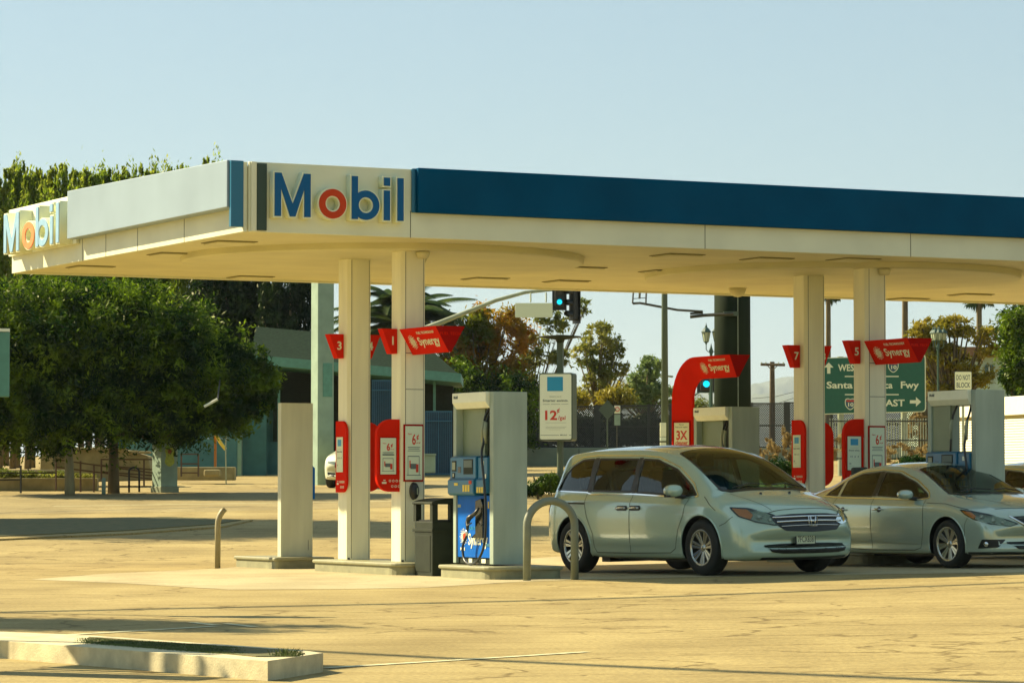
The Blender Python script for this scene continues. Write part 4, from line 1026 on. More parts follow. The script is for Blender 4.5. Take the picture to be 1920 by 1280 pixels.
# ---------------------------------------------------- sedan and the far white car share this builder
def build_sedan(label, name='sedan', paint='sedan_paint', front_only=False):
    o = thing(name, label, 'car', (0,0,0), 0)
    L = 4.87; r = .335; xr, xf = 1.03, 3.805
    keys = [ #x    zb   zm   zs    zr    zt    wb   wm   ws   wr
        (0.00, .50, .60, .70, .76, .78, .62, .74, .70, .55),
        (0.05, .36, .60, .86, .95, .97, .70, .82, .76, .60),
        (0.15, .30, .62, .92, 1.03, 1.06, .76, .87, .80, .62),
        (0.50, .25, .64, .965, 1.075, 1.11, .82, .905, .84, .66),
        (0.85, .22, .64, .975, 1.15, 1.20, .85, .915, .85, .64),
        (1.20, .20, .64, .975, 1.27, 1.335, .86, .92, .855, .62),
        (1.60, .19, .64, .965, 1.365, 1.435, .865, .92, .86, .62),
        (2.05, .19, .64, .955, 1.395, 1.475, .87, .92, .86, .62),
        (2.50, .19, .64, .940, 1.375, 1.46, .87, .92, .86, .62),
        (2.85, .19, .64, .930, 1.29, 1.385, .87, .92, .86, .62),
        (3.20, .19, .64, .925, 1.15, 1.245, .87, .92, .86, .66),
        (3.50, .19, .64, .915, 1.02, 1.10, .87, .92, .86, .71),
        (3.68, .19, .62, .895, .965, 1.03, .865, .915, .86, .72),
        (3.95, .19, .60, .86, .925, .985, .86, .915, .86, .71),
        (4.30, .18, .56, .80, .865, .925, .84, .90, .84, .68),
        (4.60, .18, .52, .72, .785, .835, .81, .875, .82, .66),
        (4.76, .19, .49, .65, .71, .75, .78, .85, .80, .64),
        (4.83, .21, .46, .58, .63, .66, .75, .81, .77, .60),
        (4.86, .25, .43, .52, .55, .58, .72, .77, .73, .58),
        (4.87, .32, .41, .46, .49, .50, .68, .72, .68, .55)]
    c = Car(keys, L, .44, .25)
    def sidep(sg): return lambda x, z, off: c.side(x, z, sg, off)
    fw_ = round_poly([(2.17, 1.0), (2.17, 1.345), (2.50, 1.32), (2.90, 1.19), (3.25, 1.03), (3.32, .975), (3.1, .955)], .03)
    rw_ = round_poly([(1.30, 1.005), (1.30, 1.235), (1.62, 1.325), (2.07, 1.35), (2.07, .99)], .03)
    q_w = round_poly([(.93, 1.02), (.99, 1.09), (1.24, 1.215), (1.24, 1.01)], .02)
    ws_poly = round_poly([(2.72, -.52), (2.72, .52), (3.1, .585), (3.60, .67), (3.70, 0), (3.60, -.67), (3.1, -.585)], .08)
    c.cut_side(arch_poly(xf, r, .385, .0)); c.cut_side(arch_poly(xr, r, .385, .0))
    for w in (fw_, rw_, q_w): c.cut_side(w)
    c.cut_top(ws_poly)
    c.finish(M[paint], o)
    for sg in (-1, 1):
        for w, g in ((fw_, 'glass_front'), (rw_, 'glass_dark'), (q_w, 'glass_dark')):
            p = c.patch(w, sidep(sg), 'side_window', M[g], o, -.003)
            c.ring(w, .022, sidep(sg), 'window_seal', M['trim'], p, .0015)
        c.patch(round_poly([(2.07,1.0),(2.07,1.35),(2.17,1.35),(2.17,1.0)], .01), sidep(sg), 'door_pillar', M['trim'], o, .0025)
        c.ribbon([(.90,1.01),(1.3,.985),(2.1,.97),(3.1,.940),(3.34,.965)], .014, sidep(sg), 'chrome_strip', M['chrome'], o, .006)
        c.ribbon([(.90,1.01),(.91,1.04),(.98,1.105),(1.28,1.255),(1.62,1.345),(2.1,1.372),(2.52,1.345),(2.92,1.21),(3.27,1.045),(3.35,.965)], .014, sidep(sg), 'chrome_strip', M['chrome'], o, .006)
        c.ribbon([(2.12,.99),(2.11,.60),(2.14,.27)], .009, sidep(sg), 'door_seam', M['seam'], o)
        c.ribbon([(1.26,1.0),(1.20,.86),(1.24,.75),(1.40,.56),(1.45,.40),(1.52,.27),(2.14,.25),(3.1,.25),(3.24,.28),(3.30,.50),(3.30,.94)], .009, sidep(sg), 'door_seam', M['seam'], o)
        c.ribbon([(1.48,.395),(2.09,.385)], .030, sidep(sg), 'door_moulding', M[paint], o, .012); c.ribbon([(2.17,.385),(3.18,.355)], .030, sidep(sg), 'door_moulding', M[paint], o, .012)
        c.ribbon([(3.35,.90),(3.75,.885),(4.2,.80)], .007, sidep(sg), 'bonnet_seam', M['seam'], o)
        c.ribbon([(1.40,.215),(3.40,.215)], .05, sidep(sg), 'sill', M['trim'], o, .002)
        c.ribbon([(4.18,.42),(4.19,.60),(4.24,.69)], .007, sidep(sg), 'bumper_seam', M['seam'], o)
        for hx in (1.43, 2.28):
            p = c.side(hx, .815, sg, .012)
            b = MB(); b.tube([p+Vector((-.10,0,0)), p+Vector((-.085,sg*.022,0)), p+Vector((0,sg*.028,.004)), p+Vector((.085,sg*.022,0)), p+Vector((.10,0,0))], [.008,.013,.014,.013,.008], 8); b.build('door_handle', M['chrome'], o, smooth=True)
            c.patch([(hx+.03+.045*math.cos(R(t)), .815+.040*math.sin(R(t))) for t in range(0, 360, 20)], sidep(sg), 'handle_recess', M['trim'], o, .003)
        for xx in (xf, xr):
            b = MB(); b.tube([c.side(xx-.385*math.cos(R(t)), r+.385*math.sin(R(t)), sg, .001) for t in range(-18, 199, 8)], .010, 6); b.build('arch_lip', M[paint], o, smooth=True)
            b = MB(); V1 = []; V2 = []
            for t in range(-20, 201, 10):
                x_, z_ = xx-.385*math.cos(R(t)), r+.385*math.sin(R(t)); yy = c.side(x_, z_, sg).y
                V1.append(b.b.verts.new((x_, yy-sg*.005, z_))); V2.append(b.b.verts.new((x_, sg*.42, z_)))
            for i in range(len(V1)-1): b.b.faces.new((V1[i], V1[i+1], V2[i+1], V2[i]))
            b.b.faces.new(V2); b.build('wheel_liner', M['trim'], o)
        def ob(u, z, off, sg=sg): return c.obl(.40-u, z, sg, off, 40)
        hl = round_poly([(-.06,.80),(.10,.785),(.34,.735),(.60,.655),(.74,.60),(.62,.565),(.36,.60),(.14,.66),(.02,.73)], .02)
        lamp = c.patch(hl, ob, 'headlight', M['lamp_in'], o, .003, .03)
        c.patch(round_poly([(-.03,.785),(.10,.765),(.17,.71),(.14,.675),(.04,.725)], .015), ob, 'indicator', M['amber'], lamp, .007, .03)
        for (u, z, rad) in ((.24,.70,.038),(.40,.655,.040),(.52,.625,.030)):
            p = ob(u, z, .006); q = (ob(u+.01, z, .006)-p).cross(ob(u, z+.01, .006)-p).normalized(); d = Vector((math.cos(R(40)), sg*math.sin(R(40)), 0)); q = q if q.dot(d) > 0 else -q
            mw = q.to_track_quat('Z', 'Y').to_matrix().to_4x4(); mw.translation = p
            MB().lathe([(0,.012),(rad*.35,.011),(rad*.7,.002),(rad*.85,.010),(rad*.95,.002)], n=20).build('lamp_bowl', M['lamp_in'], lamp, smooth=True, mw=mw)
        c.patch(hl, ob, 'lens', M['lens'], lamp, .014, .03); c.ring(hl, .010, ob, 'lamp_seal', M['trim'], lamp, .010)
        fog = round_poly([(.24,.40),(.56,.395),(.46,.29),(.18,.275)], .02)
        fo = c.patch(fog, ob, 'fog_lamp_recess', M['mesh_black'], o, .004, .03)
        p = ob(.30, .335, .012); b = MB(); b.lathe([(0,.010),(.03,.008),(.038,0)], n=14); q = (ob(.31,.335,.006)-ob(.30,.335,.006)).cross(ob(.30,.345,.006)-ob(.30,.335,.006)).normalized(); d = Vector((math.cos(R(40)), sg*math.sin(R(40)), 0)); q = q if q.dot(d) > 0 else -q
        mw = q.to_track_quat('Z', 'Y').to_matrix().to_4x4(); mw.translation = p; b.build('fog_lamp', M['chrome'], fo, smooth=True, mw=mw)
        c.ribbon([(.05,.215),(.60,.215),(1.0,.20)], .03, ob, 'chin_spoiler', M['trim'], o, .006)
        p = c.side(3.06, 1.0, sg)
        b = MB(); b.lathe([(0,-.12),(.05,-.115),(.075,-.07),(.082,0),(.075,.06),(.06,.09),(0,.10)], n=18, axis='y')
        for v in b.b.verts: v.co.z *= .85
        mi = b.build('mirror', M[paint], o, smooth=True, mw=Matrix.Translation((3.02, sg*(abs(p.y)+.17), 1.02)))
        b = MB(); b.tube([(0.0, -sg*.05, -.05), (.05, -sg*.18, -.06)], .026, 8); b.build('mirror_foot', M['trim'], mi)
    tp = lambda x, y, off: c.top(x, y, off); fp = lambda y, z, off: c.front(y, z, off)
    ws_ = c.patch(ws_poly, tp, 'windscreen', M['glass_front'], o, -.003, .06); c.ring(ws_poly, .03, tp, 'window_seal', M['trim'], ws_, .0015)
    c.patch([(3.55,-.68),(3.71,-.55),(3.78,0),(3.71,.55),(3.55,.68),(3.63,.52),(3.695,0),(3.63,-.52)], tp, 'cowl', M['trim'], o, .003)
    for y in (-1, 1): c.ribbon([(3.72,y*.56),(4.1,y*.50),(4.55,y*.36)], .007, tp, 'bonnet_crease', M['seam'], o, .002)
    c.ribbon([(4.50,-.62),(4.62,-.35),(4.66,0),(4.62,.35),(4.50,.62)], .008, tp, 'bonnet_seam', M['seam'], o, .002)
    for y0, y1 in ((-.5,.05),(.1,.56)):
        b = MB(); b.tube([c.top(3.62, y0, .02), c.top(3.56, (y0+y1)/2, .02), c.top(3.60, y1, .018)], .008, 6); b.build('wiper', M['trim'], o)
    grl = round_poly([(-.50,.70),(0,.715),(.50,.70),(.38,.56),(.26,.50),(0,.49),(-.26,.50),(-.38,.56)], .02)
    g = c.patch(grl, fp, 'grille', M['mesh_black'], o, .005, .04)
    for k in range(4): b = MB(); hw = .44-.06*k; b.tube([c.front(hw*t, .675-.045*k, .010) for t in np.linspace(-1, 1, 17)], .005, 5); b.build('grille_bar', M['trim'] if k else M['lamp_in'], g)
    b = MB(); b.tube([c.front(y, z, .014) for y, z in ((-.54,.70),(-.40,.60),(-.26,.52),(-.12,.495),(.12,.495),(.26,.52),(.40,.60),(.54,.70))], .016, 8); b.build('grille_chrome', M['chrome'], g, smooth=True)
    c.patch(round_poly([(-.60,.36),(.60,.36),(.46,.26),(-.46,.26)], .03), fp, 'lower_intake', M['mesh_black'], o, .005)
    pl = MB().box(-.155,-.078,0,.155,.078,.006).build('number_plate', M['paper'], o, mw=frame((c.front(0,.44).x+.015, 0, .43), (0,1,0), (-.05,0,1)))
    for x in (xr, xf):
        for y in (-.79, .79): wheel(o, x, y, r, .232, 8, .026, .225)
    b = MB(); b.box(.5, -.72, .22, 4.4, .72, .28); b.box(1.5,-.4,.15,3.3,.4,.23); b.build('underbody', M['trim'], o)
    interior(o, (2.35, 1.45), .34, .64, .78, 3.02, .93, .9, 3.6)
    return o
sedan = build_sedan('silver sedan parked behind the minivan at the right edge')
place_car(sedan, Vector((6.06, 45.8, 0)), R(31), 3.805, -.79)

def build_suv():
    o = thing('crossover_car', 'white car nose half hidden behind the leftmost pillar across the street', 'car', (0,0,0), 0)
    L = 4.6; r = .36; xf = 3.75
    keys = [(0.0, .45,.65,.85,.95,1.0,.7,.85,.8,.6),(.3,.3,.68,1.0,1.35,1.45,.85,.93,.88,.62),(1.0,.25,.68,1.02,1.56,1.63,.88,.95,.89,.64),(2.0,.24,.68,1.0,1.57,1.65,.88,.95,.89,.64),(2.6,.24,.68,.99,1.45,1.54,.88,.95,.89,.65),
            (3.2,.24,.68,.98,1.14,1.2,.88,.95,.9,.70),(3.5,.24,.66,.96,1.04,1.10,.87,.95,.9,.72),(4.0,.24,.62,.92,.99,1.04,.86,.94,.88,.70),(4.35,.24,.58,.86,.92,.96,.84,.92,.86,.68),(4.5,.25,.55,.76,.82,.86,.82,.90,.83,.66),(4.57,.28,.50,.64,.68,.72,.78,.86,.79,.62),(4.6,.38,.48,.54,.57,.6,.72,.78,.74,.58)]
    c = Car(keys, L, .40, .25, 120); c.cut_side(arch_poly(xf, r, .42, 0), .05); c.cut_side(arch_poly(.95, r, .42, 0), .05); c.finish(M['suv_paint'], o)
    sp = lambda sg: (lambda x, z, off: c.side(x, z, sg, off)); fp = lambda y, z, off: c.front(y, z, off)
    for sg in (-1, 1):
        c.patch(round_poly([(.6,1.12),(.9,1.48),(2.3,1.50),(3.0,1.12),(3.0,1.05)], .05), sp(sg), 'side_window', M['blackgloss'], o, .004, .1)
        c.patch(round_poly([(sg*.80,.80),(sg*.52,.76),(sg*.50,.68),(sg*.78,.72)], .02), fp, 'headlight', M['lens'] if False else M['lamp_in'], o, .006, .05)
        c.patch(round_poly([(sg*.78,.46),(sg*.56,.44),(sg*.52,.33),(sg*.76,.38)], .02), fp, 'lower_intake', M['mesh_black'], o, .006, .05)
    g = c.patch(round_poly([(-.46,.80),(.46,.80),(.55,.66),(.46,.42),(-.46,.42),(-.55,.66)], .03), fp, 'grille', M['mesh_black'], o, .008, .06)
    for k in range(4): b = MB(); z = .74-.085*k; b.tube([c.front(.46*t, z, .014) for t in np.linspace(-1, 1, 9)], .008, 5); b.build('grille_bar', M['chrome'], g)
    for y in np.linspace(-.4, .4, 9): b = MB(); b.tube([c.front(y, z, .014) for z in (.44,.6,.78)], .007, 4); b.build('grille_bar', M['chrome'], g)
    c.ribbon([(-.8,.315),(0,.30),(.8,.315)], .05, fp, 'bumper_strip', M['chrome'], o, .008)
    MB().box(-.15,-.075,0,.15,.075,.006).build('number_plate', M['paper'], o, mw=frame((c.front(0,.55).x+.02, .0, .56), (0,1,0), (0,0,1)))
    for x in (.95, xf):
        for y in (-.81, .81): wheel(o, x, y, r, .24, 5, .03, .22)
    MB().box(.4,-.75,.25,4.2,.75,.3).build('underbody', M['trim'], o)
    return o
suv = build_suv()
place_car(suv, Vector(( (622-960)/F*96.0, 96.0, 0)), R(-10), 3.75, -.81)
# glimpse of another car parked beyond the sedan: an opened door edge and its mirror
car3 = copy_tree(sedan); car3['label'] = 'silver car almost wholly hidden beyond the sedan at the right edge'
place_car(car3, Vector((8.3, 49.3, 0)), R(31), 3.805, -.79)
# ------------------------------------------------------------ vegetation
def leaf_mat(name, c1, c2, trans=.35, nscale=1.2):
    m = bpy.data.materials.new(name); m.use_nodes = True; t = m.node_tree; t.nodes.remove(t.nodes['Principled BSDF'])
    tc = t.nodes.new('ShaderNodeTexCoord'); n = t.nodes.new('ShaderNodeTexNoise'); n.inputs['Scale'].default_value = nscale; n.inputs['Detail'].default_value = 8; t.links.new(tc.outputs['Object'], n.inputs[0])
    r = t.nodes.new('ShaderNodeValToRGB'); t.links.new(n.outputs[0], r.inputs[0]); r.color_ramp.elements[0].position = .44; r.color_ramp.elements[1].position = .66
    r.color_ramp.elements[0].color = (*c1, 1); r.color_ramp.elements[1].color = (*c2, 1)
    d = t.nodes.new('ShaderNodeBsdfDiffuse'); tl = t.nodes.new('ShaderNodeBsdfTranslucent'); g = t.nodes.new('ShaderNodeBsdfGlossy'); g.inputs['Roughness'].default_value = .45; g.inputs['Color'].default_value = (.6,.6,.45,1)
    t.links.new(r.outputs[0], d.inputs[0]); t.links.new(r.outputs[0], tl.inputs[0])
    a = t.nodes.new('ShaderNodeMixShader'); a.inputs[0].default_value = trans; t.links.new(d.outputs[0], a.inputs[1]); t.links.new(tl.outputs[0], a.inputs[2])
    b = t.nodes.new('ShaderNodeMixShader'); b.inputs[0].default_value = .03; t.links.new(a.outputs[0], b.inputs[1]); t.links.new(g.outputs[0], b.inputs[2])
    t.links.new(b.outputs[0], t.nodes['Material Output'].inputs[0]); return m
M['leaf_green'] = leaf_mat('leaf_mid_green', (.006, .032, .003), (.17, .27, .010), .42)
M['leaf_dark'] = leaf_mat('leaf_dark_green', (.005, .018, .004), (.03, .06, .008), .2)
M['leaf_hedge'] = leaf_mat('leaf_hedge', (.16, .24, .015), (.38, .42, .04), .7)
M['leaf_orange'] = leaf_mat('leaf_rust', (.12, .15, .006), (.55, .22, .008), .55, .45)
M['leaf_olive'] = leaf_mat('leaf_olive', (.12, .15, .02), (.32, .30, .05), .55, .6)
M['leaf_gold'] = leaf_mat('leaf_gold', (.15, .15, .01), (.38, .30, .03), .5, .6)
M['leaf_pale'] = leaf_mat('leaf_pale_green', (.13, .20, .06), (.25, .31, .09), .5, .6)
M['leaf_dry'] = leaf_mat('leaf_dry', (.20, .14, .05), (.36, .27, .11), .35, 1.5)
M['palm'] = leaf_mat('palm_green', (.02, .045, .01), (.07, .10, .02), .3)
M['bark'] = mat('bark', (.15, .11, .055), .9, noise=.4, nscale=5, bump=.6, bscale=14, stretch=(1,1,.25))
M['barkpale'] = mat('bark_pale', (.34, .29, .18), .85, noise=.4, nscale=4, bump=.4, bscale=12, stretch=(1,1,.25))

def crown_mesh(name, blobs, n, leaf, m, parent, clump=.16, seed=0, long=1.6, vert=0, shell=2.2):
    """blobs: (centre xyz, radii xyz) local; leaf clusters gathered in clumps through each volume"""
    rg = np.random.default_rng(seed); vol = np.array([(b[1][0]*b[1][1]*b[1][2])**(2/3) for b in blobs]); vol /= vol.sum(); P_ = []
    for (c, r), w in zip(blobs, vol):
        k = int(n*w); nc = max(6, k//45); d = rg.normal(size=(nc, 3)); d /= np.linalg.norm(d, axis=1)[:, None]
        rad = rg.random(nc)**(1/shell); wob = 1+.16*np.sin(d[:,0]*7+seed)+.12*np.sin(d[:,2]*9+d[:,1]*5+seed*2)+.08*rg.normal(size=nc)
        cc = d*(rad*wob)[:, None]; idx = rg.integers(0, nc, k); q = rg.normal(size=(k, 3))*clump*(.5+rg.random(nc)[idx])[:, None]
        P_.append((cc[idx]+q)*np.array(r)+np.array(c))
    P_ = np.concatenate(P_); k = len(P_)
    a = rg.normal(size=(k, 3)); a[:, 2] = a[:, 2]*(1-vert)+vert*3*np.sign(a[:, 2]+1e-6)*.8; a /= np.linalg.norm(a, axis=1)[:, None]
    b = np.cross(a, rg.normal(size=(k, 3))); b /= np.linalg.norm(b, axis=1)[:, None]
    s = leaf*(.6+.8*rg.random(k))[:, None]; a *= s*long; b *= s*.55
    V = np.stack([P_-a, P_-b*.9, P_+a, P_+b*.9], 1).reshape(-1, 3)
    me = bpy.data.meshes.new(name); me.vertices.add(4*k); me.vertices.foreach_set('co', V.astype(np.float32).ravel())
    me.loops.add(4*k); me.loops.foreach_set('vertex_index', np.arange(4*k, dtype=np.int32)); me.polygons.add(k); me.polygons.foreach_set('loop_start', np.arange(0, 4*k, 4, dtype=np.int32)); me.polygons.foreach_set('loop_total', np.full(k, 4, dtype=np.int32))
    me.update(calc_edges=True); return link(name, me, m, parent)
def tree(label, Z, base_px, blobs, leafm='leaf_green', n=9000, leaf=.12, trunk=.16, name='tree', cat='tree', group=None, bark='bark', clump=.16, depth=1.0, top=None, base_py=None, limbs=True, airy=0, **kw):
    """blobs in photograph pixels: (px, py, rx, rz[, dz]) at distance Z"""
    if airy:                                         # break every lobe into loose sprays with gaps between
        rs = random.Random(int(base_px)); nb = []
        for bb in blobs:
            for _ in range(airy):
                a_ = rs.uniform(0, 2*PI); q_ = rs.random()**.5; nb.append((bb[0]+bb[2]*q_*math.cos(a_)*.85, bb[1]+bb[3]*q_*math.sin(a_)*.85, bb[2]*rs.uniform(.14,.30), bb[3]*rs.uniform(.12,.26), rs.uniform(-1,1)*bb[2]*Z/F*.8))
        blobs = nb
    n = int(n*2.6); leaf *= .58; b0 = GP(base_px, Z); o = thing(name, label, cat, b0, 0, group); k = Z/F; L = []
    for bb in blobs:
        c = P(bb[0], bb[1], Z + (bb[4] if len(bb) > 4 else 0)) - b0; L.append(((c.x, c.y, c.z), (bb[2]*k, bb[2]*k*depth, bb[3]*k)))
    hsh = int(abs(base_px*7+Z*13+sum(b[1] for b in blobs)))
    crown_mesh('crown', L, n, leaf, M[leafm], o, clump, hsh, **kw)
    rnd = random.Random(hsh); cz = min(l[0][2]-l[1][2]*.3 for l in L); fork = max(.6, cz*.8); b = MB()
    lean = rnd.uniform(-.15, .15)
    b.tube([(0,0,-.1),(lean*.3,0,fork*.5),(lean,0,fork)], [trunk*1.25, trunk, trunk*.85], 9)
    if limbs:
        for (c, r) in L:
            for j in range((1 if rnd.random() < .30 else 0) if airy else 2 if len(L) > 4 else 4):
                e = Vector(c)+Vector((rnd.uniform(-.5,.5)*r[0], rnd.uniform(-.5,.5)*r[1], rnd.uniform(0,.6)*r[2])); s0 = Vector((lean,0,fork*.95)); mid = s0.lerp(e, .5)+Vector((rnd.uniform(-.1,.1)*r[0], 0, -.15*abs(e.x-s0.x)))
                b.tube([s0, mid, e], [trunk*.6, trunk*.35, trunk*.1], 6)
    b.build('trunk', M[bark], o, smooth=True); return o

# the two street trees at the left with dark low crowns
T1 = tree('broad dark green tree with the pale trunk, leftmost of the two street trees', 90, 131, [(-30,690,140,140),(70,670,150,150),(150,640,130,118),(40,760,150,80),(160,750,130,85)], 'leaf_green', 52000, .085, .12, clump=.10, group='street trees at the left', bark='barkpale', shell=2.6)
T2 = tree('broad dark green tree with the brown trunk, reaching behind the canopy', 91, 213, [(230,660,140,130),(330,700,130,110),(420,720,90,85),(480,720,52,60),(300,755,120,75),(400,770,70,40)], 'leaf_green', 52000, .085, .14, clump=.10, group='street trees at the left', shell=2.6)
# tall hedge-like trees above the canopy
for i, px in enumerate(range(-30, 412, 16)):
    j = random.uniform(-6, 6); topy = 331 + random.uniform(-10, 14) - max(0, px-180)*.07
    n0 = ['leftmost of the tall hedge trees above the canopy', 'tall green hedge tree showing above the canopy, its top a thin spire'][i > 0]
    o = tree('tall slim spire topped tree in the row above the pale blue band of the canopy', 138+random.uniform(-4, 4), px+j, [(px+j, topy+112, 26, 108), (px+j+8, topy+60, 14, 55), (px+j, topy+300, 30, 110)] + [(px+j+random.uniform(-16,16), topy+random.uniform(-8,30), 4, random.uniform(10,18)) for _ in range(10)], 'leaf_hedge', 6000, .10, .12, 'columnar_tree', 'tree', 'tall slim trees above the canopy', vert=.8, clump=.12, limbs=False)
tree('very dark dense tree between the street trees and the square teal column', 126, 440, [(400,600,60,90),(450,590,55,90),(470,660,60,60)], 'leaf_dark', 14000, .13, .25, group=None)
tree('tall loose willow like tree beside the square teal column', 124, 540, [(520,580,36,75),(555,600,34,80),(575,560,22,50),(520,655,40,40)], 'leaf_dark', 5500, .12, .2, clump=.55, airy=24, vert=.5)
tree('pale loose tree at the far left under the canopy end', 150, 10, [(5,500,40,30),(60,530,30,22)], 'leaf_olive', 2500, .14, .14, clump=.22)
tree('rust coloured tree behind the blue roofed building, left of the white street name sign', 150, 900, [(880,640,70,55),(930,610,60,48),(860,700,55,50),(960,660,50,60),(905,720,70,50)], 'leaf_orange', 9000, .13, .2, clump=.50, airy=26)
tree('green tree under the rust coloured one, beside the nearest pump', 146, 870, [(860,740,52,60),(835,790,40,50),(900,790,60,50),(955,760,45,60),(965,815,35,30)], 'leaf_green', 15000, .12, .2, clump=.17)
tree('tall thin eucalyptus rising behind the traffic light', 152, 985, [(1040,600,24,26),(1095,575,16,14),(1015,590,18,18),(1000,660,40,36),(1050,670,22,18),(975,720,36,40),(1020,735,26,30)], 'leaf_olive', 2500, .12, .08, clump=.55, airy=24)
tree('airy eucalyptus right of the hanging price sign', 160, 1128, [(1120,625,32,24),(1100,665,30,24),(1145,655,26,30),(1125,700,34,26),(1165,690,16,14),(1105,735,28,18)], 'leaf_olive', 2300, .12, .14, clump=.55, airy=24)
tree('light green tree left of the tall light pole', 165, 1215, [(1220,690,26,26),(1205,725,34,28),(1235,745,34,24),(1190,755,36,16)], 'leaf_pale', 3800, .12, .14, clump=.55, airy=24)
tree('low golden green tree beyond the mesh fence', 158, 1155, [(1155,745,32,18),(1085,752,20,14)], 'leaf_gold', 2800, .12, .1, clump=.2)
tree('bare thin tree behind the red arch', 140, 1316, [(1316,762,22,16)], 'leaf_olive', 350, .08, .08, clump=.3)
tree('golden leaved tree behind the lamp cluster at right', 120, 1790, [(1735,620,34,26),(1790,610,36,24),(1850,640,34,28),(1760,660,40,30),(1830,690,40,34),(1720,690,30,40),(1780,720,40,22)], 'leaf_gold', 4800, .10, .16, clump=.55, airy=24)
tree('dense green tree at the right edge', 112, 1912, [(1915,610,42,40),(1925,660,46,46),(1900,700,22,34),(1925,730,34,24)], 'leaf_green', 12000, .10, .2)
tree('brown leafed tree left of the lamp cluster, behind the green road sign', 128, 1725, [(1740,690,18,60),(1752,735,20,40),(1725,800,28,50)], 'leaf_dry', 2400, .09, .1, clump=.28, airy=18)
# trees out of the picture to the left whose shadows cross the lot
for i, (x, y, h) in enumerate(((-18.4, 75.5, 15.8), (-21.4, 76.5, 16.2), (-24.4, 75, 15.9), (-27.2, 76.5, 16.2))):
    o = thing('tree', 'street tree outside the left edge of the frame', 'tree', (x, y, ground(x, y)), 0, 'trees outside the left edge')
    crown_mesh('crown', [((0,0,h*.82), (2.9,3.2,h*.19))], 24000, .13, M['leaf_green'], o, .12, i); MB().tube([(0,0,0),(0,0,h*.5)], [.25,.16], 8).build('trunk', M['bark'], o)
for i, (x, y, h, r) in enumerate(((-9.2, 31.5, 6.1, 1.1), (-10.9, 31.9, 6.3, 1.3))):
    o = thing('tree', 'young tree outside the left edge of the frame', 'tree', (x, y, 0), 0, 'young trees outside the left edge')
    crown_mesh('crown', [((0,0,h*.74), (r,r,h*.26))], 7000, .06, M['leaf_green'], o, .15, i+9); MB().tube([(0,0,0),(0,0,h*.6)], [.09,.06], 8).build('trunk', M['bark'], o)

# date palm behind the pillars, and far fan palms
def frond(b, o, ang, lean, L, droop, w=.55, n=26):
    d = Vector((math.cos(ang), math.sin(ang), 0)); pts = []
    for i in range(n+1):
        t = i/n; r = L*t*math.cos(lean*(1-t*.3)); z = L*(math.sin(lean)*t - droop*t*t); pts.append(Vector(o)+d*r+Vector((0,0,z)))
    b.tube(pts, [.035*(1-.8*i/n) for i in range(n+1)], 4)
    side = d.cross(Vector((0,0,1)))
    for i in range(2, n+1):
        for k in (0, .5):
            if i == n and k: continue
            p = pts[i].lerp(pts[min(i+1,n)], k); t = (pts[min(i+1, n)]-pts[i-1]).normalized(); l = w*math.sin(PI*min(1, .12+.9*i/n))**.6
            for s in (-1, 1):
                e = p + side*s*l*.8 + t*l*.55 + Vector((0,0,-l*.35)); q = t*.055
                v = [b.b.verts.new(x) for x in (p-q, p+q, e)]; b.b.faces.new(v)
o = thing('date_palm', 'feathery date palm with arching fronds between the two left pillars', 'palm tree', GP(752, 150), 0)
c = P(752, 612, 150)-o.location; b = MB(); rnd = random.Random(3)
for k in range(64):
    a = rnd.uniform(0, 2*PI); ln = R(rnd.uniform(-5, 85)); frond(b, c, a, ln, rnd.uniform(3.5, 4.7), rnd.uniform(.30, .72)+.2*math.sin(ln), .80)
b.build('fronds', M['palm'], o); MB().tube([(0,0,0),(0,0,c.z*.5),tuple(c)], [.4,.36,.42], 12).build('trunk', M['bark'], o)
def fan_palm(px, topy, Z, label):
    o = thing('fan_palm', label, 'palm tree', GP(px, Z), 0, 'tall fan palms beyond the station'); c = P(px, topy, Z)-o.location; b = MB(); rnd = random.Random(px)
    for k in range(60):
        a = rnd.uniform(0, 2*PI); el = R(rnd.uniform(-85, 70)); d = Vector((math.cos(a)*math.cos(el), math.sin(a)*math.cos(el), math.sin(el))); s = d.cross(Vector((.3,.2,1))).normalized(); L_ = rnd.uniform(.6, 1.15)
        for j in range(7):
            u = s*(j-3)*.075; v = [b.b.verts.new(x) for x in (c+d*L_*.3, c+d*L_+u*1.9+Vector((0,0,-.1)), c+d*L_*.9+u*1.9+s*.06)]; b.b.faces.new(v)
    b.build('fronds', M['palm'], o); MB().tube([(0,0,0),tuple(c*.5),tuple(c)], [.22,.17,.15], 8).build('trunk', M['bark'], o)
fan_palm(1836, 548, 190, 'fan palm with its skirt showing under the canopy at right'); fan_palm(1697, 512, 180, 'tall fan palm trunk behind the rightmost pillar'); fan_palm(1553, 540, 210, 'fan palm skirt peeking beside the third pillar')

# shrubs and ground plants
def shrub(label, Z, blobs, leafm, n, leaf, name='shrub', **kw): return tree(label, Z, blobs[0][0], blobs, leafm, n, leaf, .03, name, 'shrub', limbs=False, **kw)
shrub('low green grassy clump at the foot of the hanging price sign', 86, [(1010,912,20,14),(1035,905,18,16),(990,922,12,8)], 'leaf_green', 2600, .06, vert=.7)
shrub('bright green shrub behind the minivan windscreen', 70, [(1450,885,30,20),(1485,888,22,16),(1425,880,14,12)], 'leaf_green', 4500, .05)
shrub('green shrub behind the sedan roof', 72, [(1715,870,30,14),(1745,872,20,12)], 'leaf_green', 2600, .05)
shrub('tangled dry thicket between the pump and the third pillar', 78, [(1470,835,24,36),(1440,850,20,30),(1490,870,16,20)], 'leaf_dry', 1500, .04, clump=.3, vert=.3, airy=16)
shrub('dry brush behind the red price housings at right', 80, [(1575,840,26,34),(1640,850,30,30),(1690,850,36,26),(1725,850,22,26)], 'leaf_dry', 1500, .04, clump=.3, vert=.3, airy=16)

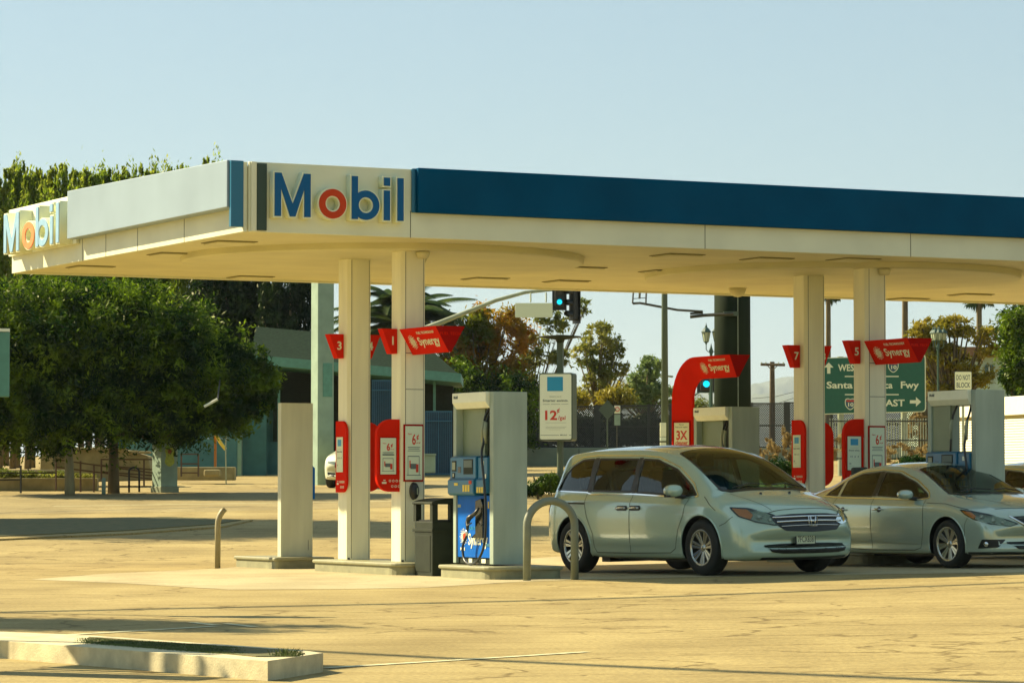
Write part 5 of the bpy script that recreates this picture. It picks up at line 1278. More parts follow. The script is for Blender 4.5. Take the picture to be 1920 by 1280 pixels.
# ------------------------------------------------------------ background structures
M['tealwall'] = mat('teal_blockwork', (.07, .19, .19), .8, noise=.25, nscale=2)
M['tealtrim'] = mat('teal_trim', (.10, .26, .22), .6, noise=.15)
M['tealcol'] = mat('teal_column', (.26, .35, .30), .75, noise=.2, nscale=2, bump=.3, bscale=10)
M['shingle'] = mat('roof_shingle', (.02, .034, .026), .95, spec=.03, noise=.4, nscale=10)
M['bluegate'] = mat('blue_metal_gate', (.012, .055, .12), .5, noise=.2)
M['stone'] = mat('retaining_stone', (.34, .27, .14), .9, noise=.35, nscale=2.5, bump=.6, bscale=8)
M['rail'] = mat('brown_rail', (.10, .055, .03), .6)
M['railbl'] = mat('black_rail', (.02, .022, .02), .5)
M['fence'] = mat('fence_brown_black', (.035, .035, .025), .6)
M['barrier'] = mat('concrete_barrier', (.24, .26, .19), .85, noise=.2, nscale=1)
M['poledark'] = mat('sign_column_green', (.014, .022, .010), .8, spec=.08, noise=.3, nscale=.8)
M['lampteal'] = mat('lamp_teal', (.03, .075, .06), .5)
M['glasslamp'] = mat('lamp_glass', (.40, .44, .34), .3)
M['signgreen'] = mat('road_sign_green', (.006, .105, .062), .45, noise=.1)
M['cyan'] = mat('signal_cyan', (.0, .40, .62), .3, emit=.9)
M['siglens'] = mat('signal_lens_dark', (.03,.03,.025), .3)
M['wood'] = mat('wood_pole', (.10, .07, .04), .9, noise=.3)
M['shed'] = mat('shed_white', (.80, .78, .60), .5, noise=.06)
M['shedshadow'] = mat('shed_shadow_line', (.45, .36, .14), .6)  # shadow under the shed fascia, painted as a tan strip
M['bldg'] = mat('pale_teal_wall', (.42, .50, .42), .7, noise=.15, nscale=.6)
M['bldgroof'] = mat('brown_fascia', (.20, .10, .045), .7)
M['win'] = mat('window_dark', (.03, .07, .06), .15)
M['postgreen'] = mat('post_green_grey', (.06, .085, .055), .5)
M['orange'] = mat('orange_post', (.40, .14, .02), .6)
def slab(name, m, parent, px0, px1, py0, py1, Z, d, bevel=0, base=Vector((0,0,0))):
    a, b = P(px0, py1, Z), P(px1, py0, Z); return MB().box(a.x-base.x, a.y-base.y, a.z-base.z, b.x-base.x, a.y+d-base.y, b.z-base.z).build(name, M[m], parent, bevel)
def at(px, Z, name, label, cat, group=None): return thing(name, label, cat, GP(px, Z), 0, group)
def sl(o, name, m, px0, px1, py0, py1, Z=None, d=.1, bevel=0): return slab(name, m, o, px0, px1, py0, py1, Z or o.location.y, d, bevel, o.location)
# teal building with shingle roof
o = at(640, 118, 'teal_building', 'low teal building with grey shingle roof and dark carport behind the left pillars', 'building')
B = o.location
def q3(px, py, Z): return P(px, py, Z)-B
b = MB(); pts = [q3(470,668,116), q3(862,704,116), q3(790,640,121), q3(480,612,121)]; b.hexa([pts[0], pts[1], q3(862,704,126), q3(470,668,126), pts[0]+Vector((0,0,.02)), pts[1]+Vector((0,0,.02)), pts[2], pts[3]]); b.build('roof', M['shingle'], o)
b = MB(); a0, a1 = q3(470,668,115.9), q3(864,703,115.9); b.hexa([a0-Vector((0,0,.26)), a1-Vector((0,0,.26)), a1+Vector((0,6,-.26)), a0+Vector((0,6,-.26)), a0+Vector((0,0,.06)), a1+Vector((0,0,.06)), a1+Vector((0,6,.06)), a0+Vector((0,6,.06))]); b.build('eave_board', M['tealtrim'], o)
sl(o, 'back_wall', 'dark', 495, 850, 690, 897, 121, .2)
sl(o, 'side_wall', 'tealwall', 445, 500, 690, 904, 117.5, 3.2); sl(o, 'corner_pier', 'tealcol', 440, 453, 792, 905, 117, .6)
sl(o, 'kerb_step', 'barrier', 500, 862, 889, 903, 117, 3)
sl(o, 'wall_panel', 'tealwall', 500, 590, 828, 900, 118.4, .2)
for px in (520, 812): sl(o, 'post', 'tealtrim', px, px+5, 700, 895, 117.2, .1)
w = at(330, 116, 'teal_wall', 'long teal block wall behind the utility cabinet', 'wall')
sl(w, 'wall', 'tealwall', 215, 444, 822, 893, 116, .3); ups = sl(w, 'corrugated_top', 'tealtrim', 215, 444, 780, 821.5, 116.1, .1)
for px in range(218, 444, 5): sl(w, 'rib', 'tealwall', px, px+2, 781, 821, 116.05, .05) if px % 2 == 0 else None
g = at(760, 114, 'metal_gate', 'blue barred metal gate and fence under the teal eave', 'gate')
for px0, px1, y0, y1 in ((697,734,712,892),(797,822,770,890),(822,848,770,890)):
    f = sl(g, 'gate_leaf', 'bluegate', px0, px1, y0, y1, 114.1, .04)
    b = MB(); 
    for px in range(int(px0), int(px1)+1, 4): a, c = P(px, y1, 114)-g.location, P(px+1.2, y0, 114)-g.location; b.box(a.x, a.y, a.z, c.x, a.y+.05, c.z)
    for py in (y0, y0+18, y1-3): a, c = P(px0, py+2, 113.95)-g.location, P(px1, py, 113.95)-g.location; b.box(a.x, a.y, a.z, c.x, a.y+.04, c.z)
    b.build('gate_bars', mat('blue_bar', (.02, .11, .22), .5), f)
o = at(803, 112, 'utility_box', 'pale utility box in front of the blue gate', 'utility box'); sl(o, 'box_body', 'tealcol', 788, 816, 853, 886, 112, .5, .03); sl(o, 'box_lid', 'tealcol', 787, 817, 850, 853, 111.95, .6)
# square teal column
q = GP(604, 99); o = thing('square_column', 'tall square teal column rising behind the canopy, cream on its lit side', 'column', q, A)
MB().box(-.26, -.26, -.1, .26, .26, 7.6).build('shaft', M['tealcol'], o, .02); MB().box(-.10, -.275, 2.6, .2, -.262, 3.6).build('notice_panel', M['tealtrim'], o)
# cabinet with the painted mural
q = GP(309, 92); o = thing('utility_cabinet', 'pale green utility cabinet with a small painted mural', 'cabinet', q, R(40))
MB().box(-.27, -.23, -.02, .27, .23, 1.42).build('cabinet_body', M['tealcol'], o, .02); MB().box(-.30, -.26, -.1, .30, .26, .16).build('plinth', M['barrier'], o, .02)
b = MB(); b.box(-.02,-.2345,1.28,.0,-.232,1.38)
mu = MB(); mu.b.faces.new([mu.b.verts.new((x, y, 0)) for x, y in smooth_poly([(-.16,.0),(-.12,.18),(-.15,.34),(-.05,.44),(0,.40),(.06,.45),(.15,.33),(.13,.17),(.16,.0),(.05,-.10),(-.06,-.10)])]); mp_ = mu.build('mural', mat('mural_green', (.42, .45, .06), .7, noise=.3, nscale=14), o, mw=frame((0,-.233,.82), (1,0,0), (0,0,1)))
mu = MB(); mu.lathe([(0,0),(.07,0)], n=9); mu.build('mural_spot', mat('mural_orange', (.5, .16, .05), .7, noise=.4, nscale=18), mp_, mw=Matrix.Translation((0,.30,.003)))
# retaining wall, ramp and rails
o = at(180, 97, 'retaining_wall', 'long sandy stone retaining wall behind the two street trees', 'wall')
a = [P(px, py, 97)-o.location for px, py in ((78,842),(130,843),(232,842),(278,855),(286,900),(78,905))]; MB().prism([(v.x, v.z) for v in a], 0, 1.2, 'y').build('wall', M['stone'], o, .03)
for k in range(9): 
    px = 85+k*22; sl(o, 'cap_stone', 'stone', px, px+19, 838+(k>6)*6+random.uniform(-1,2), 844+(k>6)*6, 96.9, .6, .02)
sl(o, 'wall_end', 'stone', 75, 100, 850, 905, 96.6, .5, .03)
o = at(60, 93, 'low_wall', 'low pale planter wall at the left edge with a hedge strip on top', 'wall'); sl(o, 'wall', 'stone', -40, 182, 896, 924, 93, .4, .02); sl(o, 'wall_cap', 'kerb', -40, 120, 880, 884, 94.5, .5, .01); sl(o, 'wall', 'stone', -40, 110, 884, 897, 94.6, .4)
shrub('narrow clipped hedge strip behind the low wall at the left', 93.6, [(60,890,30,7),(110,892,30,7),(150,893,26,6),(10,888,30,7)], 'leaf_olive', 2500, .05, 'hedge_strip')
o = at(345, 100, 'low_wall', 'rough low stone wall under the teal block wall', 'wall'); sl(o, 'wall', 'stone', 330, 440, 875, 900, 100, .6, .03); sl(o, 'wall_block', 'stone', 382, 412, 880, 893, 99.3, .5, .05)
def rails(label, Z, posts, lines, m, r=.022, cat='railing'):
    o = at(posts[0][0], Z, 'railing', label, cat)
    for px, y0, y1 in posts: MB().tube([P(px, y1, Z)-o.location, P(px, y0, Z)-o.location], r*1.3, 6).build('rail_post', M[m], o)
    for ln in lines: MB().tube([P(x, y, Z)-o.location for x, y in ln], r, 6).build('rail_bar', M[m], o)
rails('brown ramp railing sloping between the two street trees', 92.2, [(105,860,920),(151,864,922),(176,870,934),(190,860,900),(270,860,912)], [[(105,861),(176,871),(286,886)],[(105,875),(286,898)],[(190,861),(286,861)],[(190,872),(286,880)],[(190,884),(286,891)]], 'rail')
rails('black railing at the left edge before the low wall', 91, [(-10,884,924),(39,872,924)], [[(-40,886),(105,886)],[(-40,900),(39,899)]], 'railbl')
rails('small rust red handrail frame right of the utility cabinet', 98, [(372,851,893),(340,851,893)], [[(338,851),(372,851)],[(338,869),(372,869)],[(338,886),(372,886)]], 'rail')
o = at(253, 90.5, 'bike_rack', 'black hoop bike rack beside the street tree', 'bike rack'); b = MB(); b.tube([P(242,923,90.5)-o.location, P(242,884,90.5)-o.location]+[P(251.5-9.5*math.cos(R(t)), 884-8*math.sin(R(t)), 90.5)-o.location for t in range(20,180,20)]+[P(261,884,90.5)-o.location, P(261,922,90.5)-o.location], .028, 8); b.build('hoop', M['railbl'], o, smooth=True)
o = at(194.5, 90, 'white_post', 'short white post beside the brown street tree trunk', 'post'); MB().lathe([(.055,0),(.055,.42),(.04,.45),(0,.455)], n=12).build('post', M['tealcol'], o, smooth=True)
o = at(403, 101, 'orange_post', 'thin orange post with a yellow brace beside the teal pier', 'post'); sl(o, 'post', 'orange', 401, 406, 792, 882, 101, .08); MB().tube([P(405,815,100.9)-o.location, P(415,832,100.9)-o.location, P(423,842,100.9)-o.location], .05, 8).build('brace', M['yellow'], o)
o = at(424, 99, 'thin_pole', 'thin grey pole standing in front of the teal pier', 'pole'); MB().tube([P(424,915,99)-o.location, P(423,836,99)-o.location, P(425,800,99)-o.location], .022, 6).build('pole', M['grey'], o)
o = at(395, 88, 'tube_lamp', 'small white tube lamp glinting before the dark crown of the street tree', 'lamp'); MB().tube([P(383,762,87)-o.location, P(408,748,87)-o.location], .035, 8).build('tube', M['white'], o); MB().tube([P(408,748,87)-o.location, P(412,715,89)-o.location, P(412,700,90.8)-o.location], .02, 6).build('pole', M['fence'], o)
# house glimpsed top left under the canopy end
o = at(10, 165, 'house', 'green roofed house glimpsed at the far left under the canopy end', 'house'); a = [P(px, py, 165)-o.location for px, py in ((-40,545),(18,545),(5,524),(-20,522))]; MB().prism([(v.x, v.z) for v in a], 0, 6, 'y').build('roof', M['tealwall'], o); a0, a1 = P(-40,700,165)-o.location, P(70,545,165)-o.location; MB().box(a0.x, .3, a0.z, a1.x, 6, a1.z).build('wall', M['bldg'], o); a = [P(px, py, 164)-o.location for px, py in ((0,553),(62,553),(60,528),(8,524))]; MB().prism([(v.x, v.z) for v in a], 0, 5, 'y').build('roof', M['tealtrim'], o)
o = at(68, 150, 'chimney_stack', 'orange brown chimney stack under the canopy end', 'chimney'); sl(o, 'stack', 'orange', 64, 72, 505, 640, 150, .4); sl(o, 'stack_side', 'bldgroof', 72.2, 95, 508, 640, 150.2, .5)

# mesh fence along the far side, with barrier wall below
def fence_mat():
    m = bpy.data.materials.new('fence_mesh'); m.use_nodes = True; t = m.node_tree; b = t.nodes['Principled BSDF']; b.inputs['Base Color'].default_value = (.03,.03,.022,1)
    tc = t.nodes.new('ShaderNodeTexCoord'); ws = []
    for rot in (R(38), R(-38)):
        mp = t.nodes.new('ShaderNodeMapping'); mp.inputs['Rotation'].default_value = (0, rot, 0); t.links.new(tc.outputs['Object'], mp.inputs[0])
        w = t.nodes.new('ShaderNodeTexWave'); w.bands_direction = 'X'; w.inputs['Scale'].default_value = 4.5; t.links.new(mp.outputs[0], w.inputs[0]); ws.append(w)
    mx = t.nodes.new('ShaderNodeMath'); mx.operation = 'MAXIMUM'; t.links.new(ws[0].outputs['Fac'], mx.inputs[0]); t.links.new(ws[1].outputs['Fac'], mx.inputs[1])
    gt = t.nodes.new('ShaderNodeMath'); gt.operation = 'GREATER_THAN'; gt.inputs[1].default_value = .58; t.links.new(mx.outputs[0], gt.inputs[0]); t.links.new(gt.outputs[0], b.inputs['Alpha']); return m
M['mesh'] = fence_mat()
o = at(1100, 150, 'mesh_fence', 'long dark mesh fence with stout posts along the far street', 'fence')
top = lambda px: 764 - (px-985)*.016
edges = [850, 985, 1032, 1120, 1217, 1258, 1345, 1410, 1476, 1560, 1640, 1745]
for i in range(len(edges)-1):
    a, c = P(edges[i], 838, 150)-o.location, P(edges[i+1], top(edges[i+1]), 150)-o.location
    pn = MB().box(a.x, -.005, a.z, c.x, .005, c.z-.05).build('mesh_panel', M['mesh'], o)
    for yy in (.0, .5, 1.0): 
        zt_ = a.z+(c.z-a.z)*yy; MB().box(a.x, -.03, zt_-.04, c.x, .03, zt_+.03).build('fence_rail', M['fence'], pn)
for px in edges:
    w = .14 if px in (1120, 1476, 985) else .06
    a = P(px, 840, 149.9)-o.location; t = P(px, top(px)-3, 149.9)-o.location; MB().box(a.x-w, -.1, a.z-.2, a.x+w, .12, t.z).build('fence_post', M['fence'], o)
o = at(1100, 148, 'barrier_wall', 'grey concrete wall below the mesh fence', 'wall'); sl(o, 'wall', 'barrier', 845, 1760, 839, 874, 149.3, .5, .03)
for px in (1085, 1213, 1400, 1580): sl(o, 'wall_joint', 'seam', px, px+1, 841, 872, 149.28, .02)
# dark bulk beyond the fence (embankment with shrubs) so the mesh reads dark
for k, px in enumerate(range(1000, 1260, 60)): shrub('dark shrub mass low behind the mesh fence', 153, [(px,812,40,28),(px+30,800,30,24)], 'leaf_dark', 2200, .12, group='dark shrubs behind the mesh fence')
o = at(1139, 140, 'warning_sign', 'back of a grey diamond road sign before the mesh fence', 'road sign'); cc = P(1139,768,140)-o.location; MB().prism([(cc.x+.38*math.cos(R(t)), cc.z+.42*math.sin(R(t))) for t in (0,90,180,270)], 0, .02, 'y').build('sign_plate', M['postgreen'], o); MB().tube([(0,.05,0),(0,.05,cc.z)], .035, 6).build('post', M['postgreen'], o)
o = at(1157, 141, 'parking_sign', 'small white no parking sign right of the diamond sign', 'road sign'); sl(o, 'sign_plate', 'paper', 1152, 1163, 760, 775, 141, .02); sl(o, 'sign_plate', 'tealcol', 1152, 1163, 777, 797, 141, .02); MB().tube([(0,.05,0), P(1157,758,141.05)-o.location], .035, 6).build('post', M['fence'], o)
cc = P(1157.5,767,140.95)-o.location; MB().lathe([(.07,0),(.10,0),(.10,-.004),(.07,-.004)], tuple(cc), 16, 'y', caps=False).build('symbol', M['inkred'], o)

o = at(1700, 84, 'iron_fence', 'pale iron bar fence below the green road sign at right', 'fence')
for px in range(1556, 1750, 5): MB().box(*(P(px,862,84)-o.location), *(P(px+1.3,784,84)-o.location+Vector((0,.03,0)))).build('fence_bar', M['grey'], o)
for py in (788, 824, 858): sl(o, 'fence_rail', 'fence', 1553, 1750, py, py+2.5, 83.95, .03)
# ------------------------------------------------------------ signals, poles, lamps
def signal_head(par, c, yaw, lit=None, n=3, s=1.0, name='signal_head'):
    """c = top centre; faces local -y after yaw"""
    h = bpy.data.objects.new(name, None); COL.objects.link(h); h.parent = par; h.location = c; h.rotation_euler = (0, 0, yaw)
    MB().box(-.17*s, -.10*s, -.36*n*s, .17*s, .10*s, 0).build('housing', M['black'], h, .03)
    MB().box(-.26*s, .09*s, -.36*n*s-.08, .26*s, .105*s, .08).build('backplate', M['mesh_black'], h)
    for k in range(n):
        z = -(.18+.36*k)*s
        MB().lathe([(0,-.115*s),(.095*s,-.105*s),(.10*s,-.09*s)], (0,0,z), 18, 'y').build('lens', M['cyan'] if lit == k else M['siglens'], h)
        b = MB(); V = []
        for t in range(-20, 201, 20):
            x, zz = .14*s*math.cos(R(t)), z+.14*s*math.sin(R(t)); V.append((b.b.verts.new((x, -.10*s, zz)), b.b.verts.new((x*.95, -.30*s*(1 if 0 <= t <= 180 else .6), zz))))
        for i in range(len(V)-1): b.b.faces.new((V[i][0], V[i+1][0], V[i+1][1], V[i][1]))
        b.build('visor', M['black'], h)
    return h
o = at(776, 86, 'traffic_signal', 'traffic signal on a long curved mast arm under the canopy with one cyan lamp', 'traffic signal'); B = o.location
arm = [P(x, y, 86)-B for x, y in ((776,640),(790,618),(830,603),(880,583),(930,563),(985,548),(1035,543),(1078,543))]
b = MB(); b.tube([(0,0,0), P(776,700,86)-B, P(776,560,86)-B], [.14,.12,.10], 10); b.build('pole', M['grey'], o, smooth=True)
b = MB(); b.tube(arm, [.075,.07,.065,.058,.052,.046,.04,.036], 8); b.build('mast_arm', M['grey'], o, smooth=True)
signal_head(o, P(1049,538,85.8)-B, 0, 1, 2, .72); 
h2 = signal_head(o, P(1076,538,85.8)-B, R(-62), None, 3, .80)
s_ = MB(); a, c = P(966,595,85.7)-B, P(1036,568,85.7)-B; s_.box(a.x, 0, a.z, c.x, .03, c.z); sp = s_.build('street_name_plate', M['paper'], o, .004)
sp.location.y = (P(966,595,85.7)-B).y
for px in (995, 1024): MB().tube([P(px,566,85.7)-B, P(px,549,85.9)-B], .02, 6).build('hanger', M['grey'], o)
o = at(1080, 175, 'mast_arm_pole', 'distant thin curved mast arm crossing before the eucalyptus trees', 'street pole'); B = o.location
MB().tube([(0,0,0)] + [P(x, y, 175)-B for x, y in ((1080,742),(1088,735),(1110,722),(1140,708),(1165,703),(1230,703),(1262,706))], .055, 6).build('mast_arm', M['grey'], o, smooth=True)
o = at(1332, 120, 'traffic_signal', 'traffic signal with a bright cyan lamp inside the curve of the red arch', 'traffic signal'); B = o.location
MB().tube([(0,0,0), P(1332,735,120)-B, P(1333,690,120)-B], .06, 8).build('pole', M['lampteal'], o, smooth=True)
signal_head(o, P(1324,708,119.8)-B, 0, 0, 1, 1.25)
MB().tube([P(1300,742,119.9)-B, P(1312,735,119.9)-B, P(1345,735,119.9)-B], .03, 6).build('bracket', M['lampteal'], o)
# ornate lamps
def lantern(b, g, c, s):
    c = Vector(c); b.lathe([(.02*s,-.34*s),(.05*s,-.25*s),(.10*s,-.22*s),(.11*s,-.20*s)], c, 8); g.lathe([(.10*s,-.20*s),(.17*s,.18*s)], c, 6, caps=False)
    for k in range(6): a = 2*PI*k/6; b.tube([c+Vector((.10*s*math.cos(a),.10*s*math.sin(a),-.2*s)), c+Vector((.175*s*math.cos(a),.175*s*math.sin(a),.19*s))], .012*s, 4)
    b.lathe([(.21*s,.18*s),(.20*s,.22*s),(.12*s,.34*s),(.04*s,.40*s),(.05*s,.44*s),(.02*s,.50*s),(.0,.62*s)], c, 10)
def street_lamp(label, px, Z, ytop, s, heads, m='lampteal'):
    o = at(px, Z, 'street_lamp', label, 'street lamp'); B = o.location; t = P(px, ytop, Z)-B
    b = MB(); b.lathe([(.22*s,-.1),(.20*s,.4),(.10*s,.7),(.07*s,1.0),(.055*s,t.z-.15),(.10*s,t.z-.05),(.04*s,t.z+.1),(0,t.z+.25)], n=12); b.build('pole', M[m], o, smooth=True)
    for dx, dy in heads:
        hb, g = MB(), MB(); c = t + Vector((dx*s, dy*s, .55*s)); hb.tube([t+Vector((0,0,-.05)), t+Vector((dx*s*.6,dy*s*.6,-.08*s)), t+Vector((dx*s,dy*s,.02*s)), c-Vector((0,0,.3*s))], .022*s, 6); lantern(hb, g, c, s)
        h = hb.build('lantern', M[m], o); g.build('lantern_glass', M['glasslamp'], h)
street_lamp('ornate green twin street lamp left of the big dark column', 1334, 118, 656, .85, ((-.17*1.0-.05,0),(.22,0)))
street_lamp('ornate teal street lamp cluster above the DO NOT BLOCK sign', 1760, 105, 650, .58, ((-.28,0),(.28,0),(0,.28),(0,-.28),(-.2,-.2)))
# tall light pole
o = at(1247, 82, 'light_pole', 'tall slim light pole with white notices near its foot, left of the red arch', 'light pole'); B = o.location
MB().tube([(0,0,-.1), P(1246,545,82)-B, P(1245,430,82)-B], [.10,.072,.06], 12).build('pole', M['postgreen'], o, smooth=True)
for y0, y1 in ((792,818),(819,826),(828,846)): sl(o, 'notice', 'letterwhite' if y0 != 819 else 'paper', 1238, 1249, y0, y1, 81.7, .15)
MB().tube([P(1237,828,81.7)-B, P(1250,828,81.7)-B], .012, 5).build('strap', M['dark'], o)
# big sign column with its thin bracket
o = at(1374, 92, 'sign_column', 'massive round dark green column behind the red arch and pump', 'column'); B = o.location
MB().lathe([(.52,-.2),(.50,4.3),(.495,7.5)], n=40).build('shaft', M['poledark'], o, smooth=True)
MB().tube([(.12,-.51,0),(.12,-.51,7.4)], .012, 5).build('conduit', M['grey'], o)
MB().box(-.28,-.60,.15*0+P(1360,590,92).z-B.z-.06,.12,-.45,P(1360,590,92).z-B.z+.06).build('bracket_clamp', M['postgreen'], o)
arm = MB(); arm.tube([P(1375,588,91.4)-B, P(1320,591,91.4)-B, P(1294,594,91.4)-B], .045, 4); arm.tube([P(1318,584,91.4)-B, P(1270,581,91.4)-B, P(1200,568,91.4)-B, P(1186,569,91.4)-B], .032, 4); arm.tube([P(1318,586,91.4)-B, P(1294,588,91.4)-B], .03, 4)
arm.build('bracket_arm', M['fence'], o)
fr_ = MB(); fr_.tube([P(1186,569,91.4)-B, P(1188,540,91.4)-B], .022, 4); fr_.tube([P(1211,569,91.4)-B, P(1212,540,91.4)-B], .022, 4); fr_.tube([P(1199,560,91.4)-B, P(1200,540,91.4)-B], .03, 4); fr_.tube([P(1187,560,91.4)-B, P(1212,558,91.4)-B], .01, 4); fr_.build('hanging_frame', M['fence'], o)
# utility pole
o = at(1448, 170, 'utility_pole', 'wooden utility pole with one crossarm before the hills', 'utility pole'); B = o.location
MB().tube([(0,0,0), P(1448,678,170)-B], [.17,.12], 8).build('pole', M['wood'], o); MB().tube([P(1426,683,169.8)-B, P(1472,684,169.8)-B], .07, 4).build('crossarm', M['wood'], o)
MB().tube([P(1438,684,169.8)-B, P(1448,695,169.8)-B, P(1459,684,169.8)-B], .025, 4).build('brace', M['wood'], o)
for px in (1428, 1436, 1460, 1469): MB().tube([P(px,684,169.8)-B, P(px,679,169.8)-B], .04, 5).build('insulator', M['grey'], o)
for y0, y1, lab in ((743,738,'upper thin cable hanging behind the utility pole'), (757,748,'lower thin cable hanging behind the utility pole')):
    o = at(1410, 172, 'cable', lab, 'cable'); B = o.location; MB().tube([P(1410,y0+4,172)-B, P(1455,y0,172)-B, P(1500,y1-6,172)-B], .012, 4).build('wire', M['fence'], o)

# ------------------------------------------------------------ roadside signs
# price sign on its post
q = GP(1049, 86); o = thing('price_sign', 'hanging price sign reading 12 cents per gallon on a grey green post', 'sign', q, R(-13)); k = 86/F
z0, z1 = (P(1049,826,86)-q).z, (P(1049,699,86)-q).z; xl, xr_ = (1013-1049)*k*1.02, (1076-1049)*k*1.02
MB().prism(round_poly([(xl,z0),(xr_,z0),(xr_,z1),(xl,z1)], .06), -.16, .38, 'y').build('sign_case', M['postgreen'], o, .01)
fa = MB().prism(round_poly([(xl+.03,z0+.035),(xr_-.03,z0+.035),(xr_-.03,z1-.035),(xl+.03,z1-.035)], .05), -.175, -.1605, 'y').build('sign_face', mat('poster_white', (.86,.86,.74), .5), o)
w, h = xr_-xl, z1-z0; mw = frame((xl, -.1755, z0), (1,0,0), (0,0,1))
bars([(w*.25, h*.73, w*.72, h*.94)], .004).build('card_picture', M['signblue'], fa, mw=mw)
boxed_text(fa, [('Smart card.', w*.5, h*.64, .055, 'inklight', 0, w*.36), ('Smarter savings.', w*.5, h*.575, .085, 'ink', .0015, w*.76), ('12', w*.33, h*.31, .33, 'inkred', .010, w*.36), ('¢', w*.58, h*.42, .16, 'inkred', .004, w*.08), ('/gal', w*.69, h*.31, .14, 'inkred', .002, w*.22)], mw)
bars([(w*.12, h*.535, w*.33, h*.539), (w*.67, h*.535, w*.88, h*.539), (w*.05, h*.078, w*.60, h*.084), (w*.90, h*.078, w*.96, h*.084)], .003).build('printed_line', M['ink'], fa, mw=mw)
bars([(w*.2, h*.262, w*.82, h*.267), (w*.2, h*.20, w*.82, h*.205), (w*.2, h*.18, w*.78, h*.185), (w*.3, h*.16, w*.65, h*.163), (w*.36, h*.533, w*.64, h*.541)], .003).build('printed_line', M['inklight'], fa, mw=mw)
text_obj('Mobil', .045, M['ink'], mw @ Matrix.Translation((w*.74, h*.075, .003)), fa, 'lettering', .0005, w*.2, .001)
zt = (P(1049,628,86)-q).z
MB().tube([(0,.1,-.1),(0,.1,z0+.02)], .085, 12).build('post', M['postgreen'], o); MB().box(-.075,.03,z1-.01,.075,.18,zt).build('post', M['postgreen'], o)
MB().lathe([(0,zt+.02),(.10,zt+.01),(.55,zt-.03),(.55,zt-.05),(.12,zt-.12),(.09,zt-.2)], (0,.1,0), 28).build('lamp_disc', M['dark'], o, smooth=True)
# green freeway sign
Z = 104; q = GP(1640, Z); o = thing('freeway_sign', 'large green freeway direction sign with white lettering behind the right pillars', 'road sign', q, 0); k = Z/F
X = lambda px: (px-1640)*k*1.0 + (1640-960)*k - q.x + (q.x - (1640-960)*k)
def sx_(px): return (P(px, 720, Z)-q).x
def sz_(py): return (P(1640, py, Z)-q).z
b = MB(); b.prism(round_poly([(sx_(1534),sz_(777)),(sx_(1736),sz_(772)),(sx_(1736),sz_(664)),(sx_(1534),sz_(671))], .12), 0, .03, 'y'); b.build('sign_back', M['letterwhite'], o)
b = MB(); b.prism(round_poly([(sx_(1536),sz_(775.5)),(sx_(1734),sz_(770.5)),(sx_(1734),sz_(666)),(sx_(1536),sz_(672.5))], .11), -.008, -.001, 'y'); fa = b.build('sign_face', M['signgreen'], o)
mw0 = frame((0,-.009,0), (1,0,0), (0,0,1)); I = mw0
def st(t, px, py, hpx, wpx, bold=.007, par=fa, m='letterwhite'): text_obj(t, hpx*k/.72, M[m], I @ Matrix.Translation((sx_(px), sz_(py), 0)), par, 'lettering', bold, wpx*k, .002)
st('WEST', 1591, 695, 12.5, 39); st('Santa', 1574, 727.5, 12.5, 49); st('Monica', 1648, 727.5, 12.5, 50); st('Fwy', 1705, 727.5, 13, 34); st('EAST', 1673, 761, 12.5, 45)
b = bars([(sx_(1584), sz_(706.5), sx_(1685), sz_(704.5)), (sx_(1584), sz_(740.5), sx_(1685), sz_(738.5))], .003); b.build('divider_line', M['letterwhite'], fa, mw=mw0)
def arrow(px, py, rot):
    b = MB(); pts = [(-.05,-.17),(.05,-.17),(.05,.02),(.15,.02),(0,.18),(-.15,.02),(-.05,.02)]; b.prism(pts, 0, .003, 'z'); b.build('arrow', M['letterwhite'], fa, mw=mw0 @ Matrix.Translation((sx_(px), sz_(py), 0)) @ Matrix.Rotation(rot, 4, 'Z'))
arrow(1554, 690, 0); arrow(1716, 753, -PI/2)
def shield(px, py):
    s = .165; pts = [(-s*.9,s*.9),(-s*.4,s*1.05),(0,s*.92),(s*.4,s*1.05),(s*.9,s*.9),(s*1.0,s*.1),(s*.75,-s*.6),(0,-s*1.15),(-s*.75,-s*.6),(-s*1.0,s*.1)]
    m = mw0 @ Matrix.Translation((sx_(px), sz_(py), 0)); o2 = MB().prism(smooth_poly(pts, 4), 0, .003, 'z').build('route_shield', M['letterwhite'], fa, mw=m)
    MB().prism(smooth_poly([(x*.86, y*.86) for x, y in pts], 4), .0035, .0045, 'z').build('shield_field', mat('shield_blue', (.03,.09,.14), .5), o2); MB().box(-s*.74, s*.42, .005, s*.74, s*.72, .006).build('shield_band', M['inkred'], o2)
    text_obj('10', .16, M['letterwhite'], Matrix.Translation((0,-.075,.007)), o2, 'lettering', .004, .17, .001)
shield(1675, 687); shield(1594, 757)
for px in (1577, 1696): MB().tube([((P(px,800,Z)-q).x, .12, -.1), ((P(px,800,Z)-q).x, .12, sz_(668))], .10, 10).build('post', M['grey'], o)
